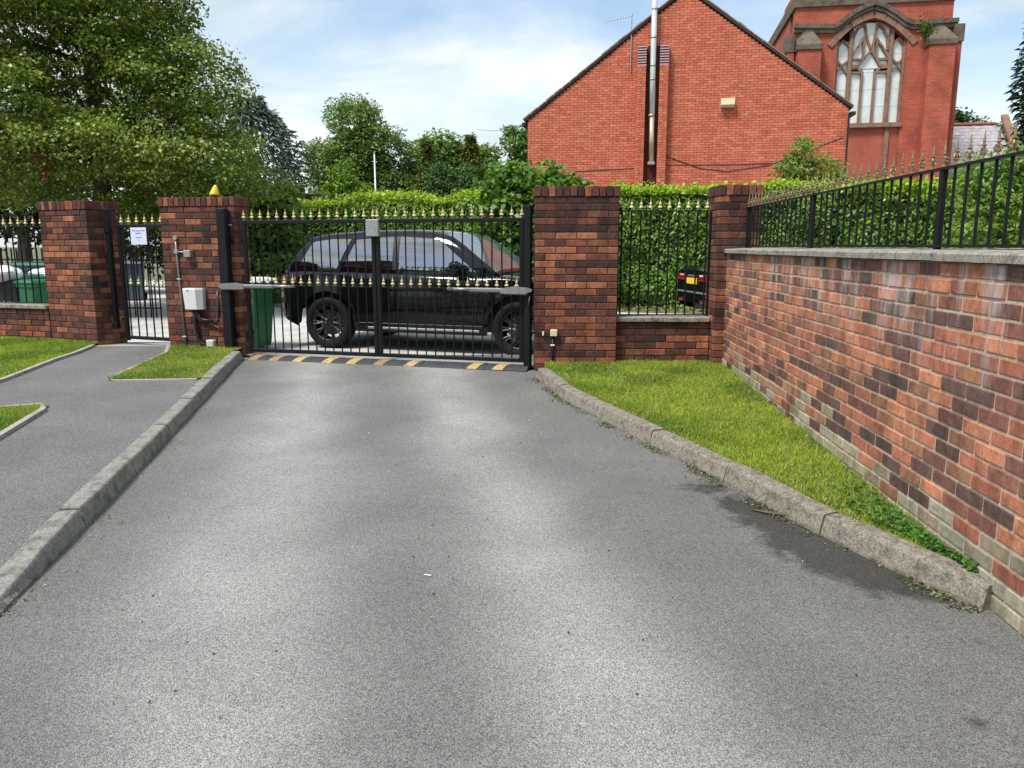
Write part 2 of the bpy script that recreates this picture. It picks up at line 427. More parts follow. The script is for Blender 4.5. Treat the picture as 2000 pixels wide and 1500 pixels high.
# ------------------------------------------------------------------ mesh helpers
class MB:
    def __init__(s):
        s.v, s.f = [], []

    def add(s, vs_, fs_, mtx=None):
        b = len(s.v)
        s.v += [tuple(mtx @ Vector(p)) for p in vs_] if mtx else [tuple(p) for p in vs_]
        s.f += [tuple(b + i for i in f) for f in fs_]
        return s

    def box(s, c, d, rz=0.0, mtx=None):
        x, y, z = d[0] / 2, d[1] / 2, d[2] / 2
        vs_ = [(-x, -y, -z), (x, -y, -z), (x, y, -z), (-x, y, -z), (-x, -y, z), (x, -y, z), (x, y, z), (-x, y, z)]
        m = Matrix.Translation(c) @ Matrix.Rotation(rz, 4, 'Z')
        if mtx:
            m = mtx @ m
        return s.add(vs_, [(0, 3, 2, 1), (4, 5, 6, 7), (0, 1, 5, 4), (1, 2, 6, 5), (2, 3, 7, 6), (3, 0, 4, 7)], m)

    def bbox(s, c, d, b=0.004, rz=0.0):
        """box with chamfered edges"""
        x, y, z = d[0] / 2, d[1] / 2, d[2] / 2
        vs_, idx = [], {}
        for sx in (-1, 1):
            for sy in (-1, 1):
                for sz in (-1, 1):
                    for ax in range(3):
                        q = [sx * (x - b), sy * (y - b), sz * (z - b)]
                        q[ax] = (sx * x, sy * y, sz * z)[ax]
                        idx[(sx, sy, sz, ax)] = len(vs_)
                        vs_.append(q)
        fs_ = []
        g = lambda *k: idx[k]
        for ax in range(3):
            o1, o2 = (ax + 1) % 3, (ax + 2) % 3
            for sg in (-1, 1):
                q = []
                for a, b2 in ((-1, -1), (1, -1), (1, 1), (-1, 1)):
                    k = [0, 0, 0]
                    k[ax], k[o1], k[o2] = sg, a, b2
                    q.append(g(*k, ax))
                fs_.append(tuple(q if sg > 0 else q[::-1]))
            for a in (-1, 1):
                for b2 in (-1, 1):
                    k0, k1 = [0, 0, 0], [0, 0, 0]
                    k0[ax], k1[ax] = -1, 1
                    k0[o1] = k1[o1] = a
                    k0[o2] = k1[o2] = b2
                    q = [g(*k0, o1), g(*k1, o1), g(*k1, o2), g(*k0, o2)]
                    fs_.append(tuple(q if a * b2 < 0 else q[::-1]))
        for sx in (-1, 1):
            for sy in (-1, 1):
                for sz in (-1, 1):
                    q = [g(sx, sy, sz, 0), g(sx, sy, sz, 1), g(sx, sy, sz, 2)]
                    fs_.append(tuple(q if sx * sy * sz > 0 else q[::-1]))
        return s.add(vs_, fs_, Matrix.Translation(c) @ Matrix.Rotation(rz, 4, 'Z'))

    def tube(s, pts, r, seg=8, caps=True):
        pts = [Vector(p) for p in pts]
        rr = r if isinstance(r, (list, tuple)) else [r] * len(pts)
        b = len(s.v)
        for i, p in enumerate(pts):
            d = (pts[min(i + 1, len(pts) - 1)] - pts[max(i - 1, 0)]).normalized()
            up = Vector((0, 0, 1)) if abs(d.z) < 0.9 else Vector((1, 0, 0))
            a = d.cross(up).normalized()
            c = d.cross(a).normalized()
            for k in range(seg):
                t = 2 * math.pi * k / seg
                s.v.append(tuple(p + (a * math.cos(t) + c * math.sin(t)) * rr[i]))
        for i in range(len(pts) - 1):
            for k in range(seg):
                k2 = (k + 1) % seg
                s.f.append((b + i * seg + k, b + i * seg + k2, b + (i + 1) * seg + k2, b + (i + 1) * seg + k))
        if caps:
            s.f.append(tuple(b + k for k in range(seg))[::-1])
            e = b + (len(pts) - 1) * seg
            s.f.append(tuple(e + k for k in range(seg)))
        return s

    def lathe(s, prof, seg=8, mtx=None, caps=True):
        vs_, fs_ = [], []
        for r, z in prof:
            for k in range(seg):
                t = 2 * math.pi * k / seg
                vs_.append((r * math.cos(t), r * math.sin(t), z))
        for i in range(len(prof) - 1):
            for k in range(seg):
                k2 = (k + 1) % seg
                fs_.append((i * seg + k, i * seg + k2, (i + 1) * seg + k2, (i + 1) * seg + k))
        if caps:
            fs_.append(tuple(range(seg))[::-1])
            fs_.append(tuple((len(prof) - 1) * seg + k for k in range(seg)))
        return s.add(vs_, fs_, mtx)

    def prism(s, poly, y0, y1, mtx=None):
        """polygon in x,z (counter-clockwise seen from -y) given thickness along y"""
        n = len(poly)
        vs_ = [(x, y0, z) for x, z in poly] + [(x, y1, z) for x, z in poly]
        fs_ = [tuple(range(n)), tuple(range(2 * n - 1, n - 1, -1))]
        fs_ += [(i, i + n, (i + 1) % n + n, (i + 1) % n) for i in range(n)]
        return s.add(vs_, fs_, mtx)

    def mesh(s, name, mat=None, smooth=False):
        me = bpy.data.meshes.new(name)
        me.from_pydata(s.v, [], s.f)
        if mat:
            me.materials.append(M[mat] if isinstance(mat, str) else mat)
        if smooth:
            me.polygons.foreach_set('use_smooth', [True] * len(me.polygons))
        me.update()
        return me

    def build(s, name, mat, parent=None, smooth=False, loc=None, rz=0.0):
        return put(name, s.mesh(name, mat, smooth), parent, loc, rz)


def put(name, me, parent=None, loc=None, rz=0.0):
    o = bpy.data.objects.new(name, me)
    col.objects.link(o)
    if parent:
        o.parent = parent
    if loc is not None:
        o.location = loc
    if rz:
        o.rotation_euler = (0, 0, rz)
    return o


def tag(o, label, cat, group=None):
    o['label'] = label
    o['category'] = cat
    if group:
        o['group'] = group
    return o


def thing(name, label, cat, loc=(0, 0, 0), rz=0.0, group=None):
    o = bpy.data.objects.new(name, None)
    o.empty_display_size = 0.2
    col.objects.link(o)
    o.location = loc
    o.rotation_euler = (0, 0, rz)
    return tag(o, label, cat, group)


def structure(o):
    o['kind'] = 'structure'
    return o


def stuff(o):
    o['kind'] = 'stuff'
    return o


def face_colours(me, cols, per):
    """one colour for each run of `per` faces"""
    at = me.attributes.new('Col', 'FLOAT_COLOR', 'FACE')
    c = np.ones((len(cols), 4), np.float32)
    c[:, :3] = cols
    at.data.foreach_set('color', np.repeat(c, per, axis=0).ravel())


def quads(name, V, cols, mat, parent=None):
    """V: (n,4,3) array of quads, cols: (n,3)"""
    n = len(V)
    me = bpy.data.meshes.new(name)
    me.vertices.add(n * 4)
    me.vertices.foreach_set('co', V.astype(np.float32).ravel())
    me.loops.add(n * 4)
    me.loops.foreach_set('vertex_index', np.arange(n * 4, dtype=np.int32))
    me.polygons.add(n)
    me.polygons.foreach_set('loop_start', np.arange(0, n * 4, 4, dtype=np.int32))
    me.polygons.foreach_set('loop_total', np.full(n, 4, np.int32))
    me.update(calc_edges=True)
    face_colours(me, cols, 1)
    me.materials.append(M[mat])
    return put(name, me, parent)


def unit(a):
    return a / np.maximum(np.linalg.norm(a, axis=-1, keepdims=True), 1e-6)


def leaf_quads(p, nrm, length, width, axis=None, cup=0.12):
    n = len(p)
    nrm = unit(nrm)
    a = nrg.normal(size=(n, 3)) if axis is None else axis + nrg.normal(size=(n, 3)) * 0.35
    a = unit(a - nrm * np.sum(a * nrm, 1, keepdims=True))
    b = np.cross(nrm, a)
    L = (length * nrg.uniform(0.7, 1.25, (n, 1)))
    W = L * width / length
    V = np.empty((n, 4, 3))
    V[:, 0] = p
    V[:, 1] = p + a * L * 0.48 + b * W * 0.5 + nrm * L * cup
    V[:, 2] = p + a * L
    V[:, 3] = p + a * L * 0.48 - b * W * 0.5 + nrm * L * cup
    return V


# ------------------------------------------------------------------ the ground
def zr(y):                       # the driveway falls gently towards the camera
    return 0.025 * (min(y, 8.7) - 8.5)


def zp(y):                       # footpath, one kerb higher
    return 0.085 + 0.025 * (min(y, 9.8) - 8.5)


def interp(pts, y):
    pts = sorted(pts, key=lambda q: q[1])
    if y <= pts[0][1]:
        return pts[0][0]
    for a, b in zip(pts, pts[1:]):
        if y <= b[1]:
            return a[0] + (b[0] - a[0]) * (y - a[1]) / (b[1] - a[1])
    return pts[-1][0]


KL = [(-1.55, -6.0), (-1.86, 1.2), (-2.09, 2.92), (-2.2, 3.55), (-2.49, 5.18), (-2.85, 7.1), (-3.25, 9.2), (-3.30, 9.5)]
KR = [(0.22, 8.25), (0.253, 7.98), (0.469, 6.91), (0.812, 5.94), (1.056, 5.30), (1.332, 4.58), (1.532, 3.91), (1.737, 3.42), (1.949, 2.965)]
GL, GR = Vector((-3.30, 9.42)), Vector((0.20, 8.47))      # the line of the gate

structure(MB().add([(-900, -60, -0.32), (900, -60, -0.32), (900, 1500, -0.32), (-900, 1500, -0.32)], [(0, 1, 2, 3)]).build('ground', 'earth'))
b = MB()
rows = [-6, -3, -1, 0.5, 1.5, 2.2, 2.9, 3.4, 4, 4.6, 5.3, 6, 6.9, 7.6, 8.1, 8.6, 9.0, 9.6]
for y in rows:
    xl = interp(KL, y) - 0.06
    xr = interp(KR, y) + 0.06 if y > 2.95 else 2.6
    xr = 0.9 if y > 8.2 else xr
    for k in range(7):
        b.v.append((xl + (xr - xl) * k / 6, y, zr(y)))
for i in range(len(rows) - 1):
    for k in range(6):
        b.f.append((i * 7 + k, i * 7 + k + 1, i * 7 + k + 8, i * 7 + k + 7))
structure(b.build('driveway', 'drive'))
# concrete threshold under the gate dropping to the yard behind it
gd = (GR - GL).normalized()
gn = Vector((-gd.y, gd.x)) if -gd.y > 0 or gd.x > 0 else Vector((gd.y, -gd.x))
b = MB()
for (o_, z_) in ((-0.02, 0.030), (0.35, 0.028), (0.8, -0.03), (1.45, -0.124)):
    for t_ in (-0.12, 1.12):
        q = GL + (GR - GL) * t_ + gn * o_
        b.v.append((q.x, q.y, z_))
b.f = [(0, 1, 3, 2), (2, 3, 5, 4), (4, 5, 7, 6)]
structure(b.build('gate_threshold', 'slab'))
structure(MB().add([(-22, 9.2, -0.131), (18, 8.6, -0.131), (18, 34, -0.131), (-22, 34, -0.131)], [(0, 1, 2, 3)]).build('yard', 'yard'))
# footpath left of the drive
b = MB()
rows = [-5, -1, 1.2, 2.2, 2.92, 3.6, 4.5, 5.2, 6, 7.1, 8.2, 9.2, 9.62]
for y in rows:
    xl = interp(KL, y) - 0.09
    zz = zp(y) if y > 3.4 else zr(y) + 0.02 + max(0, (y - 2.3) / 1.1) * 0.065
    b.v += [(xl, y, zz), (-7.5, y, zz), (-14, y + 0.4, zz)]
for i in range(len(rows) - 1):
    for k in range(2):
        b.f.append((i * 3 + k, i * 3 + k + 3, i * 3 + k + 4, i * 3 + k + 1))
structure(b.build('footpath', 'path'))
structure(MB().add([(-5.5, 9.6, 0.108), (-4.1, 9.5, 0.108), (-4.1, 10.3, 0.08), (-5.5, 10.3, 0.08), (-5.5, 12, -0.128), (-4.1, 12, -0.128)],
                   [(0, 1, 2, 3), (3, 2, 5, 4)]).build('gate_path_slab', 'slab'))


# ------------------------------------------------------------------ kerbs
def along(pts, s):
    for a, c in zip(pts, pts[1:]):
        d = math.dist(a, c)
        if s <= d:
            t = s / d
            return Vector((a[0] + (c[0] - a[0]) * t, a[1] + (c[1] - a[1]) * t)), (Vector(c) - Vector(a)).normalized()
        s -= d
    return Vector(pts[-1]), (Vector(pts[-1]) - Vector(pts[-2])).normalized()


def run_length(pts):
    return sum(math.dist(a, c) for a, c in zip(pts, pts[1:]))


def kerb(name, pts, side, mat, hfun, stone=0.9, ends=0.0):
    root = bpy.data.objects.new(name, None)
    col.objects.link(root)
    structure(root)
    T = run_length(pts)
    n = int(round(T / stone))
    for i in range(n):
        s0, s1 = T * i / n + 0.0055, T * (i + 1) / n - 0.0055
        j = rnd.uniform(-0.008, 0.008)
        b = MB()
        K = 5
        for k in range(K):
            p, d = along(pts, s0 + (s1 - s0) * k / (K - 1))
            nn = Vector((d.y, -d.x)) * side
            h = hfun(p.y) + j
            z0 = zr(p.y)
            e = 0.004 if k in (0, K - 1) else 0.0
            prof = [(0.0, -0.08), (0.0, 0.015), (0.016 + e, h - 0.016 - e), (0.022 + e, h - 0.006 - e), (0.032, h - 0.001 - e), (0.118, h + 0.003 - e), (0.128 - e, h - 0.006), (0.130, -0.08)]
            for a_, z_ in prof:
                wob = 0.0014 * math.sin(p.x * 31 + p.y * 47 + a_ * 90)
                q = p + nn * (a_ + wob)
                b.v.append((q.x, q.y, z0 + z_ + wob))
        m_ = 8
        for k in range(K - 1):
            for a_ in range(m_ - 1):
                f = (k * m_ + a_, k * m_ + a_ + 1, (k + 1) * m_ + a_ + 1, (k + 1) * m_ + a_)
                b.f.append(f if side > 0 else f[::-1])
        c0, c1 = tuple(range(m_)), tuple((K - 1) * m_ + q for q in range(m_))
        b.f += [c0[::-1], c1] if side > 0 else [c0, c1[::-1]]
        b.build('kerb_stone', mat, root)
    # joint packing just below the arris
    return root


kerb('kerb_right', KR[1:], -1, 'kerb', lambda y: 0.112)
kerb('kerb_left', KL[1:-1], -1 if False else -1, 'kerb_left', lambda y: 0.112 if y > 3.57 else max(0.035, 0.112 - 0.085 * (3.57 - y)), 0.92)
# rough broken concrete in the hole at the end of the right kerb
b = MB()
for k in range(9):
    b.bbox((2.02 + rnd.uniform(-0.03, 0.05), 3.0 + rnd.uniform(-0.06, 0.1), -0.14 + rnd.uniform(0, 0.03)), (rnd.uniform(.03, .07), rnd.uniform(.03, .07), rnd.uniform(.02, .05)), 0.006, rnd.uniform(0, 3))
tag(b.build('rubble', 'kerb'), 'broken concrete rubble in the gap at the near end of the right kerb', 'rubble')


def edging(name, pts, zf, label_height=0.022):
    root = bpy.data.objects.new(name, None)
    col.objects.link(root)
    structure(root)
    T = run_length(pts)
    n = max(1, int(round(T / 0.9)))
    for i in range(n):
        s0, s1 = T * i / n + 0.003, T * (i + 1) / n - 0.003
        b = MB()
        for k in range(4):
            p, d = along(pts, s0 + (s1 - s0) * k / 3)
            nn = Vector((d.y, -d.x))
            for a_, z_ in ((-0.026, -0.05), (-0.024, label_height), (0.024, label_height), (0.026, -0.05)):
                q = p + nn * a_
                b.v.append((q.x, q.y, zf(p.y) + z_))
        for k in range(3):
            for a_ in range(3):
                b.f.append((k * 4 + a_, k * 4 + a_ + 4, k * 4 + a_ + 5, k * 4 + a_ + 1))
        b.f += [(0, 1, 2, 3), (15, 14, 13, 12)]
        b.build('edging_stone', 'edging', root)


# ------------------------------------------------------------------ lawns
def inside(poly, P):
    x, y = P[:, 0], P[:, 1]
    r = np.zeros(len(P), bool)
    j = len(poly) - 1
    for i in range(len(poly)):
        xi, yi = poly[i]
        xj, yj = poly[j]
        with np.errstate(divide='ignore', invalid='ignore'):
            t = ((yi > y) != (yj > y)) & (x < (xj - xi) * (y - yi) / (yj - yi + 1e-12) + xi)
        r ^= t
        j = i
    return r


def vnoise(P, sc, seed):
    g = np.random.default_rng(seed).random((64, 64))
    q = P * sc
    i = np.floor(q).astype(int)
    f = q - i
    f = f * f * (3 - 2 * f)
    a = g[i[:, 0] % 64, i[:, 1] % 64]
    b_ = g[(i[:, 0] + 1) % 64, i[:, 1] % 64]
    c = g[i[:, 0] % 64, (i[:, 1] + 1) % 64]
    d = g[(i[:, 0] + 1) % 64, (i[:, 1] + 1) % 64]
    return (a * (1 - f[:, 0]) + b_ * f[:, 0]) * (1 - f[:, 1]) + (c * (1 - f[:, 0]) + d * f[:, 0]) * f[:, 1]


def lawn(name, gname, poly, zf, dens, seed, glabel, h=0.034, dry=0.35, view=None):
    z = lambda x, y: zf(y)
    structure(MB().add([(x, y, z(x, y)) for x, y in poly], [tuple(range(len(poly)))]).build(name, 'soil'))
    pl = np.array(poly)
    lo, hi = pl.min(0), pl.max(0)
    if view:
        lo, hi = np.maximum(lo, view[0]), np.minimum(hi, view[1])
    n = int(np.prod(hi - lo) * dens)
    P = lo + nrg.random((n, 2)) * (hi - lo)
    P = P[inside(poly, P)]
    n = len(P)
    n1, n2, n3 = vnoise(P, 2.3, seed), vnoise(P, 9.0, seed + 1), vnoise(P, 30.0, seed + 2)
    keep = nrg.random(n) < 0.55 + 0.6 * n3
    P, n1, n2 = P[keep], n1[keep], n2[keep]
    n = len(P)
    zz = np.array([zf(v) for v in P[:, 1]])
    base = np.column_stack([P, zz - 0.004])
    lean = nrg.normal(size=(n, 3)) * np.array([0.55, 0.55, 0]) + np.array([0, 0, 1])
    lean = unit(lean)
    hgt = h * nrg.uniform(0.45, 1.25, (n, 1)) * (0.7 + 0.6 * n2[:, None])
    sd = unit(np.cross(lean, nrg.normal(size=(n, 3))))
    w = nrg.uniform(0.0022, 0.0042, (n, 1))
    bend = nrg.normal(size=(n, 3)) * np.array([0.5, 0.5, 0.05])
    V = np.empty((n, 4, 3))
    V[:, 0] = base - sd * w
    V[:, 1] = base + sd * w
    V[:, 2] = base + lean * hgt + sd * w * 0.35 + bend * hgt * 0.5
    V[:, 3] = base + lean * hgt - sd * w * 0.35 + bend * hgt * 0.5
    g0, g1, g2 = np.array([0.140, 0.260, 0.024]), np.array([0.365, 0.480, 0.050]), np.array([0.50, 0.45, 0.20])
    t = np.clip(n1 * 1.5 - 0.35 + (n2 - 0.5) * 0.5 + nrg.normal(size=n) * 0.25, 0, 1)[:, None]
    c = g0 * (1 - t) + g1 * t
    d = (nrg.random(n) < dry * (0.3 + n2 * 0.9) * 0.6)[:, None]
    c = np.where(d, g2 * nrg.uniform(0.6, 1.1, (n, 1)), c) * nrg.uniform(0.75, 1.2, (n, 1))
    o = quads(gname, V, c, 'grass')
    o['label'] = glabel
    o['category'] = 'grass'
    return stuff(o)


LA = [(-3.95, 7.40), (-4.02, 8.1), (-4.08, 9.05), (-4.30, 9.66), (-3.30, 9.45), (-3.36, 9.1), (-2.98, 7.15)]
LA[-1] = (-3.06, 7.47)
LB = [(-4.93, 6.6), (-4.97, 7.34), (-5.145, 8.5), (-5.18, 9.03), (-5.32, 9.82), (-6.15, 10.2), (-10.5, 11.5), (-10.5, 6.6)]
LC = [(-3.87, 6.30), (-3.68, 5.38), (-3.5, 4.5), (-6, 4.5), (-6, 5.5)]
LR = [(x + 0.10, y + 0.03) for x, y in KR[1:]][::-1] + [(0.36, 8.40), (1.1, 8.44), (2.25, 8.44), (2.30, 8.08), (2.02, 3.0)]
zl = lambda y: zp(y) + 0.012
lawn('lawn_gate_side', 'grass_gate_side', LA, zl, 11000, 3, 'small patch of mown grass between the footpath and the left kerb', 0.032, 0.5)
lawn('lawn_left', 'grass_left', LB, zl, 7000, 5, 'mown grass strip below the low wall at the far left', 0.036, 0.2, ((-8.2, 7.0), (-4.8, 11.0)))
lawn('lawn_corner', 'grass_corner', LC, zl, 9000, 8, 'wedge of grass at the left edge beside the footpath', 0.036, 0.3, ((-4.9, 4.9), (-3.5, 6.4)))
zR = lambda y: zr(y) + 0.088
lawn('lawn_right', 'grass_right', LR, zR, 15000, 12, 'mown grass between the right kerb and the long brick wall', 0.036, 0.45)
edging('lawn_edging_gate', [(-3.09, 7.44), (-3.96, 7.37), (-4.03, 8.1), (-4.10, 9.05), (-4.34, 9.66)], zp, 0.014)
edging('lawn_edging_left', [(-4.92, 6.4), (-4.95, 7.34), (-5.12, 8.5), (-5.155, 9.03), (-5.24, 9.55)], zp, 0.03)
edging('lawn_edging_corner', [(-6, 5.5), (-3.86, 6.32), (-3.66, 5.38), (-3.48, 4.5)], zp, 0.03)
# clover and weeds at the near tip of the right lawn, moss along the foot of the kerb
n = 2600
yy = nrg.uniform(3.0, 4.3, n)
xk = np.array([interp(KR, v) for v in yy])
xw = 2.0 + 0.0553 * (yy - 3.0)
tt = nrg.beta(2.2, 1.2, n)
xx = xk + 0.15 + (xw - xk - 0.19) * tt
keep = (nrg.random(n) < np.clip(1.25 - (yy - 3.0) * 0.85, 0.1, 1)) & (xx < xw - 0.01) & (xw - xk > 0.12)
P3 = np.column_stack([xx, yy, np.array([zR(v) for v in yy]) + nrg.uniform(0.012, 0.05, n)])[keep]
nr = nrg.normal(size=(len(P3), 3)) * 0.45 + np.array([-0.1, -0.15, 1])
cc = np.array([0.075, 0.17, 0.030]) * nrg.uniform(0.5, 1.7, (len(P3), 1))
o = quads('clover', leaf_quads(P3, nr, 0.021, 0.019, None, 0.1), cc, 'grass')
tag(o, 'dark green clover patch filling the near tip of the right lawn', 'clover')
stuff(o)
n = 5200
s_ = nrg.random(n) ** 1.0 * run_length(KR[1:])
pp, dd = zip(*[along(KR[1:], v) for v in s_])
off = np.abs(nrg.normal(size=n)) * 0.045
P3 = np.array([(p.x - d_.y * -1 * 0 - o2 * (-d_.y) * -1, p.y, 0) for p, d_, o2 in zip(pp, dd, off)])
P3 = np.array([(p.x + d_.y * o2, p.y - d_.x * o2, zr(p.y) + 0.003) for p, d_, o2 in zip(pp, dd, off)])
m1 = vnoise(P3[:, :2], 5.0, 77)
nearer = np.clip(1.35 - (P3[:, 1] - 2.9) * 0.16, 0.25, 1.0)
keep = nrg.random(n) < np.clip((m1 - 0.42) * 3.2, 0.02, 1) * nearer
P3, m1 = P3[keep], m1[keep]
nr = nrg.normal(size=(len(P3), 3)) * 0.6 + np.array([0, 0, 1])
kind = nrg.random((len(P3), 1))
cc = np.where(kind < 0.45, np.array([[0.09, 0.15, 0.025]]), np.where(kind < 0.8, np.array([[0.30, 0.27, 0.19]]), np.array([[0.06, 0.045, 0.03]]))) * nrg.uniform(0.6, 1.3, (len(P3), 1))
o = quads('gutter_litter', leaf_quads(P3, nr, 0.016, 0.010, None, 0.15), cc, 'grass')
tag(o, 'moss and dry leaf crumbs along the foot of the right kerb', 'leaf litter')
stuff(o)
n = 1500
s_ = nrg.random(n) * run_length(KL[2:-1])
pp, dd = zip(*[along(KL[2:-1], v) for v in s_])
off = np.abs(nrg.normal(size=n)) * 0.05 + 0.005
P3 = np.array([(p.x + d_.y * o2, p.y - d_.x * o2, zr(p.y) + 0.003) for p, d_, o2 in zip(pp, dd, off)])
keep = nrg.random(n) < np.clip((vnoise(P3[:, :2], 4.0, 78) - 0.4) * 2.2, 0.03, 1)
P3 = P3[keep]
nr = nrg.normal(size=(len(P3), 3)) * 0.6 + np.array([0, 0, 1])
cc = np.where(nrg.random((len(P3), 1)) < 0.3, np.array([[0.10, 0.14, 0.03]]), np.array([[0.33, 0.31, 0.25]])) * nrg.uniform(0.5, 1.3, (len(P3), 1))
o = quads('kerb_litter', leaf_quads(P3, nr, 0.014, 0.009, None, 0.15), cc, 'grass')
tag(o, 'pale grit and leaf crumbs along the foot of the left kerb', 'leaf litter')
stuff(o)
n = 420
P3 = np.column_stack([nrg.uniform(-3.0, 1.6, n), nrg.uniform(2.2, 8.6, n), np.zeros(n)])
keep = [interp(KL, q[1]) + 0.05 < q[0] < interp(KR, q[1]) - 0.03 for q in P3]
P3 = P3[keep]
P3[:, 2] = [zr(v) + 0.004 for v in P3[:, 1]]
kind = nrg.random((len(P3), 1))
cc = np.where(kind < 0.55, np.array([[0.05, 0.042, 0.03]]), np.where(kind < 0.8, np.array([[0.13, 0.10, 0.05]]), np.array([[0.45, 0.43, 0.38]])))
o = quads('drive_scraps', leaf_quads(P3, nrg.normal(size=(len(P3), 3)) * 0.5 + np.array([0, 0, 1]), 0.015, 0.008, None, 0.15), cc, 'grass')
tag(o, 'scattered grit and tiny leaf scraps on the driveway', 'leaf litter')
stuff(o)
tag(MB().tube([(-0.40, 3.30, zr(3.3) + 0.006), (-0.385, 3.293, zr(3.3) + 0.008), (-0.368, 3.290, zr(3.3) + 0.006)], 0.003, 6).build('straw', 'white_plastic'),
    'tiny white straw scrap lying on the middle of the driveway', 'litter')
tag(MB().tube([(1.49, 4.02, zr(4) + 0.012), (1.41, 4.06, zr(4) + 0.014), (1.34, 4.12, zr(4.1) + 0.010)], [0.006, 0.008, 0.004], 6).build('stick', 'bark'),
    'short brown stick on the damp patch by the right kerb', 'stick')

# ------------------------------------------------------------------ brickwork
_bm = {}


def brick_mesh(L, W, H, mat):
    k = (round(L, 3), round(W, 3), round(H, 3), mat)
    if k not in _bm:
        _bm[k] = MB().bbox((0, 0, 0), (L, W, H), 0.004).mesh('brick', mat)
    return _bm[k]


def run(a, c, first=None, unit_=0.215, j=0.010):
    out, x = [], a
    if first:
        out.append((x, min(x + first, c)))
        x += first + j
    while x < c - 0.03:
        e = min(x + unit_, c)
        if c - e < 0.05 and c - e > 0:
            e = c
        out.append((x, e))
        x = e + j
    return out


PAL = [(0.37, 0.138, 0.072), (0.28, 0.092, 0.053), (0.175, 0.064, 0.045), (0.115, 0.045, 0.037), (0.080, 0.040, 0.033), (0.050, 0.032, 0.028), (0.22, 0.098, 0.052)]


def pick(weights, dark=1.0):
    c = rnd.choices(PAL, weights)[0]
    k = rnd.uniform(0.85, 1.15) * dark
    mean = (0.175, 0.072, 0.046)
    return tuple((x * 0.87 + m_ * 0.13) * k for x, m_ in zip(c, mean))


SOOT = False


def stack_colour(i, n):
    """courses counted from the ground: the top ones are sooty"""
    if i >= n - 5:
        return pick((1.5, 1.5, 4, 5, 4, 2.5, 1.2), 0.92) if not SOOT else pick((0.3, 0.5, 2, 4, 6, 6, 0.5), 0.85)
    if i >= n - 13:
        return pick((4.5, 2.5, 3, 3, 3, 1.5, 2))
    return pick((1.2, 2.5, 5, 4.5, 2, 0.8, 1.5))


def pillar(label, loc, th, w, d, faces, courses=24, back=True):
    t = thing('gate_pillar', label, 'pillar', loc, -R(th), 'brick gate pillars')
    H = courses * 0.075
    MB().box((w / 2, d / 2, H / 2 - 0.1), (w - 0.016, d - 0.016, H + 0.2)).build('mortar_core', 'mortar_dark', t)
    rest, rcol = MB(), []

    def lay(x, y, z, L, rz, c, part):
        if part:
            o = put('brick', brick_mesh(L, 0.1025, 0.065, 'brick'), t, (x, y, z), rz)
            o.color = (*c, 1)
            o.rotation_euler = (rnd.uniform(-.006, .006), 0, rz + rnd.uniform(-.006, .006))
        else:
            rest.bbox((x, y, z), (L, 0.1025, 0.065), 0.004, rz)
            rcol.append(c)
    hb = 0.1025 / 2
    for i in range(-1, courses):
        z = i * 0.075 + 0.0375 + 0.005
        A = i % 2 == 0
        fr = (0, w) if A else (0.1125, w - 0.1125)
        si = (0.1125, d - 0.1125) if A else (0, d)
        for nm, y0 in (('front', hb), ('back', d - hb)):
            for a, e in run(*fr):
                pr = rnd.uniform(-0.003, 0.002)
                lay((a + e) / 2, y0 + (pr if nm == 'front' else 0), z, e - a, 0, stack_colour(i, courses), nm in faces)
        if si[1] - si[0] > 0.05:
            for nm, x0 in (('left', hb), ('right', w - hb)):
                for a, e in run(*si):
                    lay(x0, (a + e) / 2, z, e - a, math.pi / 2, stack_colour(i, courses), nm in faces)
    n = int(round((w + 0.03) / 0.075))
    step = (w + 0.03) / n
    for k in range(n):
        c = pick((1.5, 2, 4, 4, 3, 2, 1), 0.92)
        for row, yy_ in enumerate(([-0.02 + 0.1075, d + 0.02 - 0.1075] if d > 0.3 else [d / 2])):
            o = put('cap_brick', brick_mesh(step - 0.009, 0.213 if d > 0.3 else d + 0.04, 0.105, 'brick'), t,
                    (-0.015 + step * (k + 0.5), yy_ + 0.008, H + 0.0525 + 0.004 + rnd.uniform(-.002, .003)))
            o.color = (*c, 1)
    if rest.v:
        me = rest.mesh('brick_rear', 'brick_face')
        face_colours(me, rcol, 26)
        stuff(put('brick_rear', me, t))
    return t


pillar('brick gate pillar at far left beside the bins, with the narrow footway gate hung on it', (-6.11, 10.165, 0.0), 25, 0.89, 0.44, ('front', 'right'))
pillar('widest brick pillar, carrying the white control box and the yellow beacon', (-4.30, 9.606, 0.022), 12, 1.0025, 0.30, ('front', 'right'))
SOOT = True
pillar('brick gate pillar right of the double gate with sooty black top courses', (0.249, 8.373, 0.068), 0, 0.89, 0.44, ('front', 'left'))
SOOT = False
pillar('slim brick pillar where the low railed wall meets the long wall', (2.185, 8.29, 0.075), 0, 0.44, 0.44, ('front', 'left'))


def finial_mesh(name, mat, k=1.0):
    prof = [(.008, 0), (.0115, .004), (.0115, .014), (.006, .019), (.006, .026), (.0265, .031), (.022, .040), (.010, .054), (.007, .060), (.017, .064), (.015, .072), (.008, .084), (.0045, .10), (.0012, .132)]
    return MB().lathe([(r * k, z * k) for r, z in prof], 8).mesh(name, mat, False)


FIN = finial_mesh('finial', 'gold')


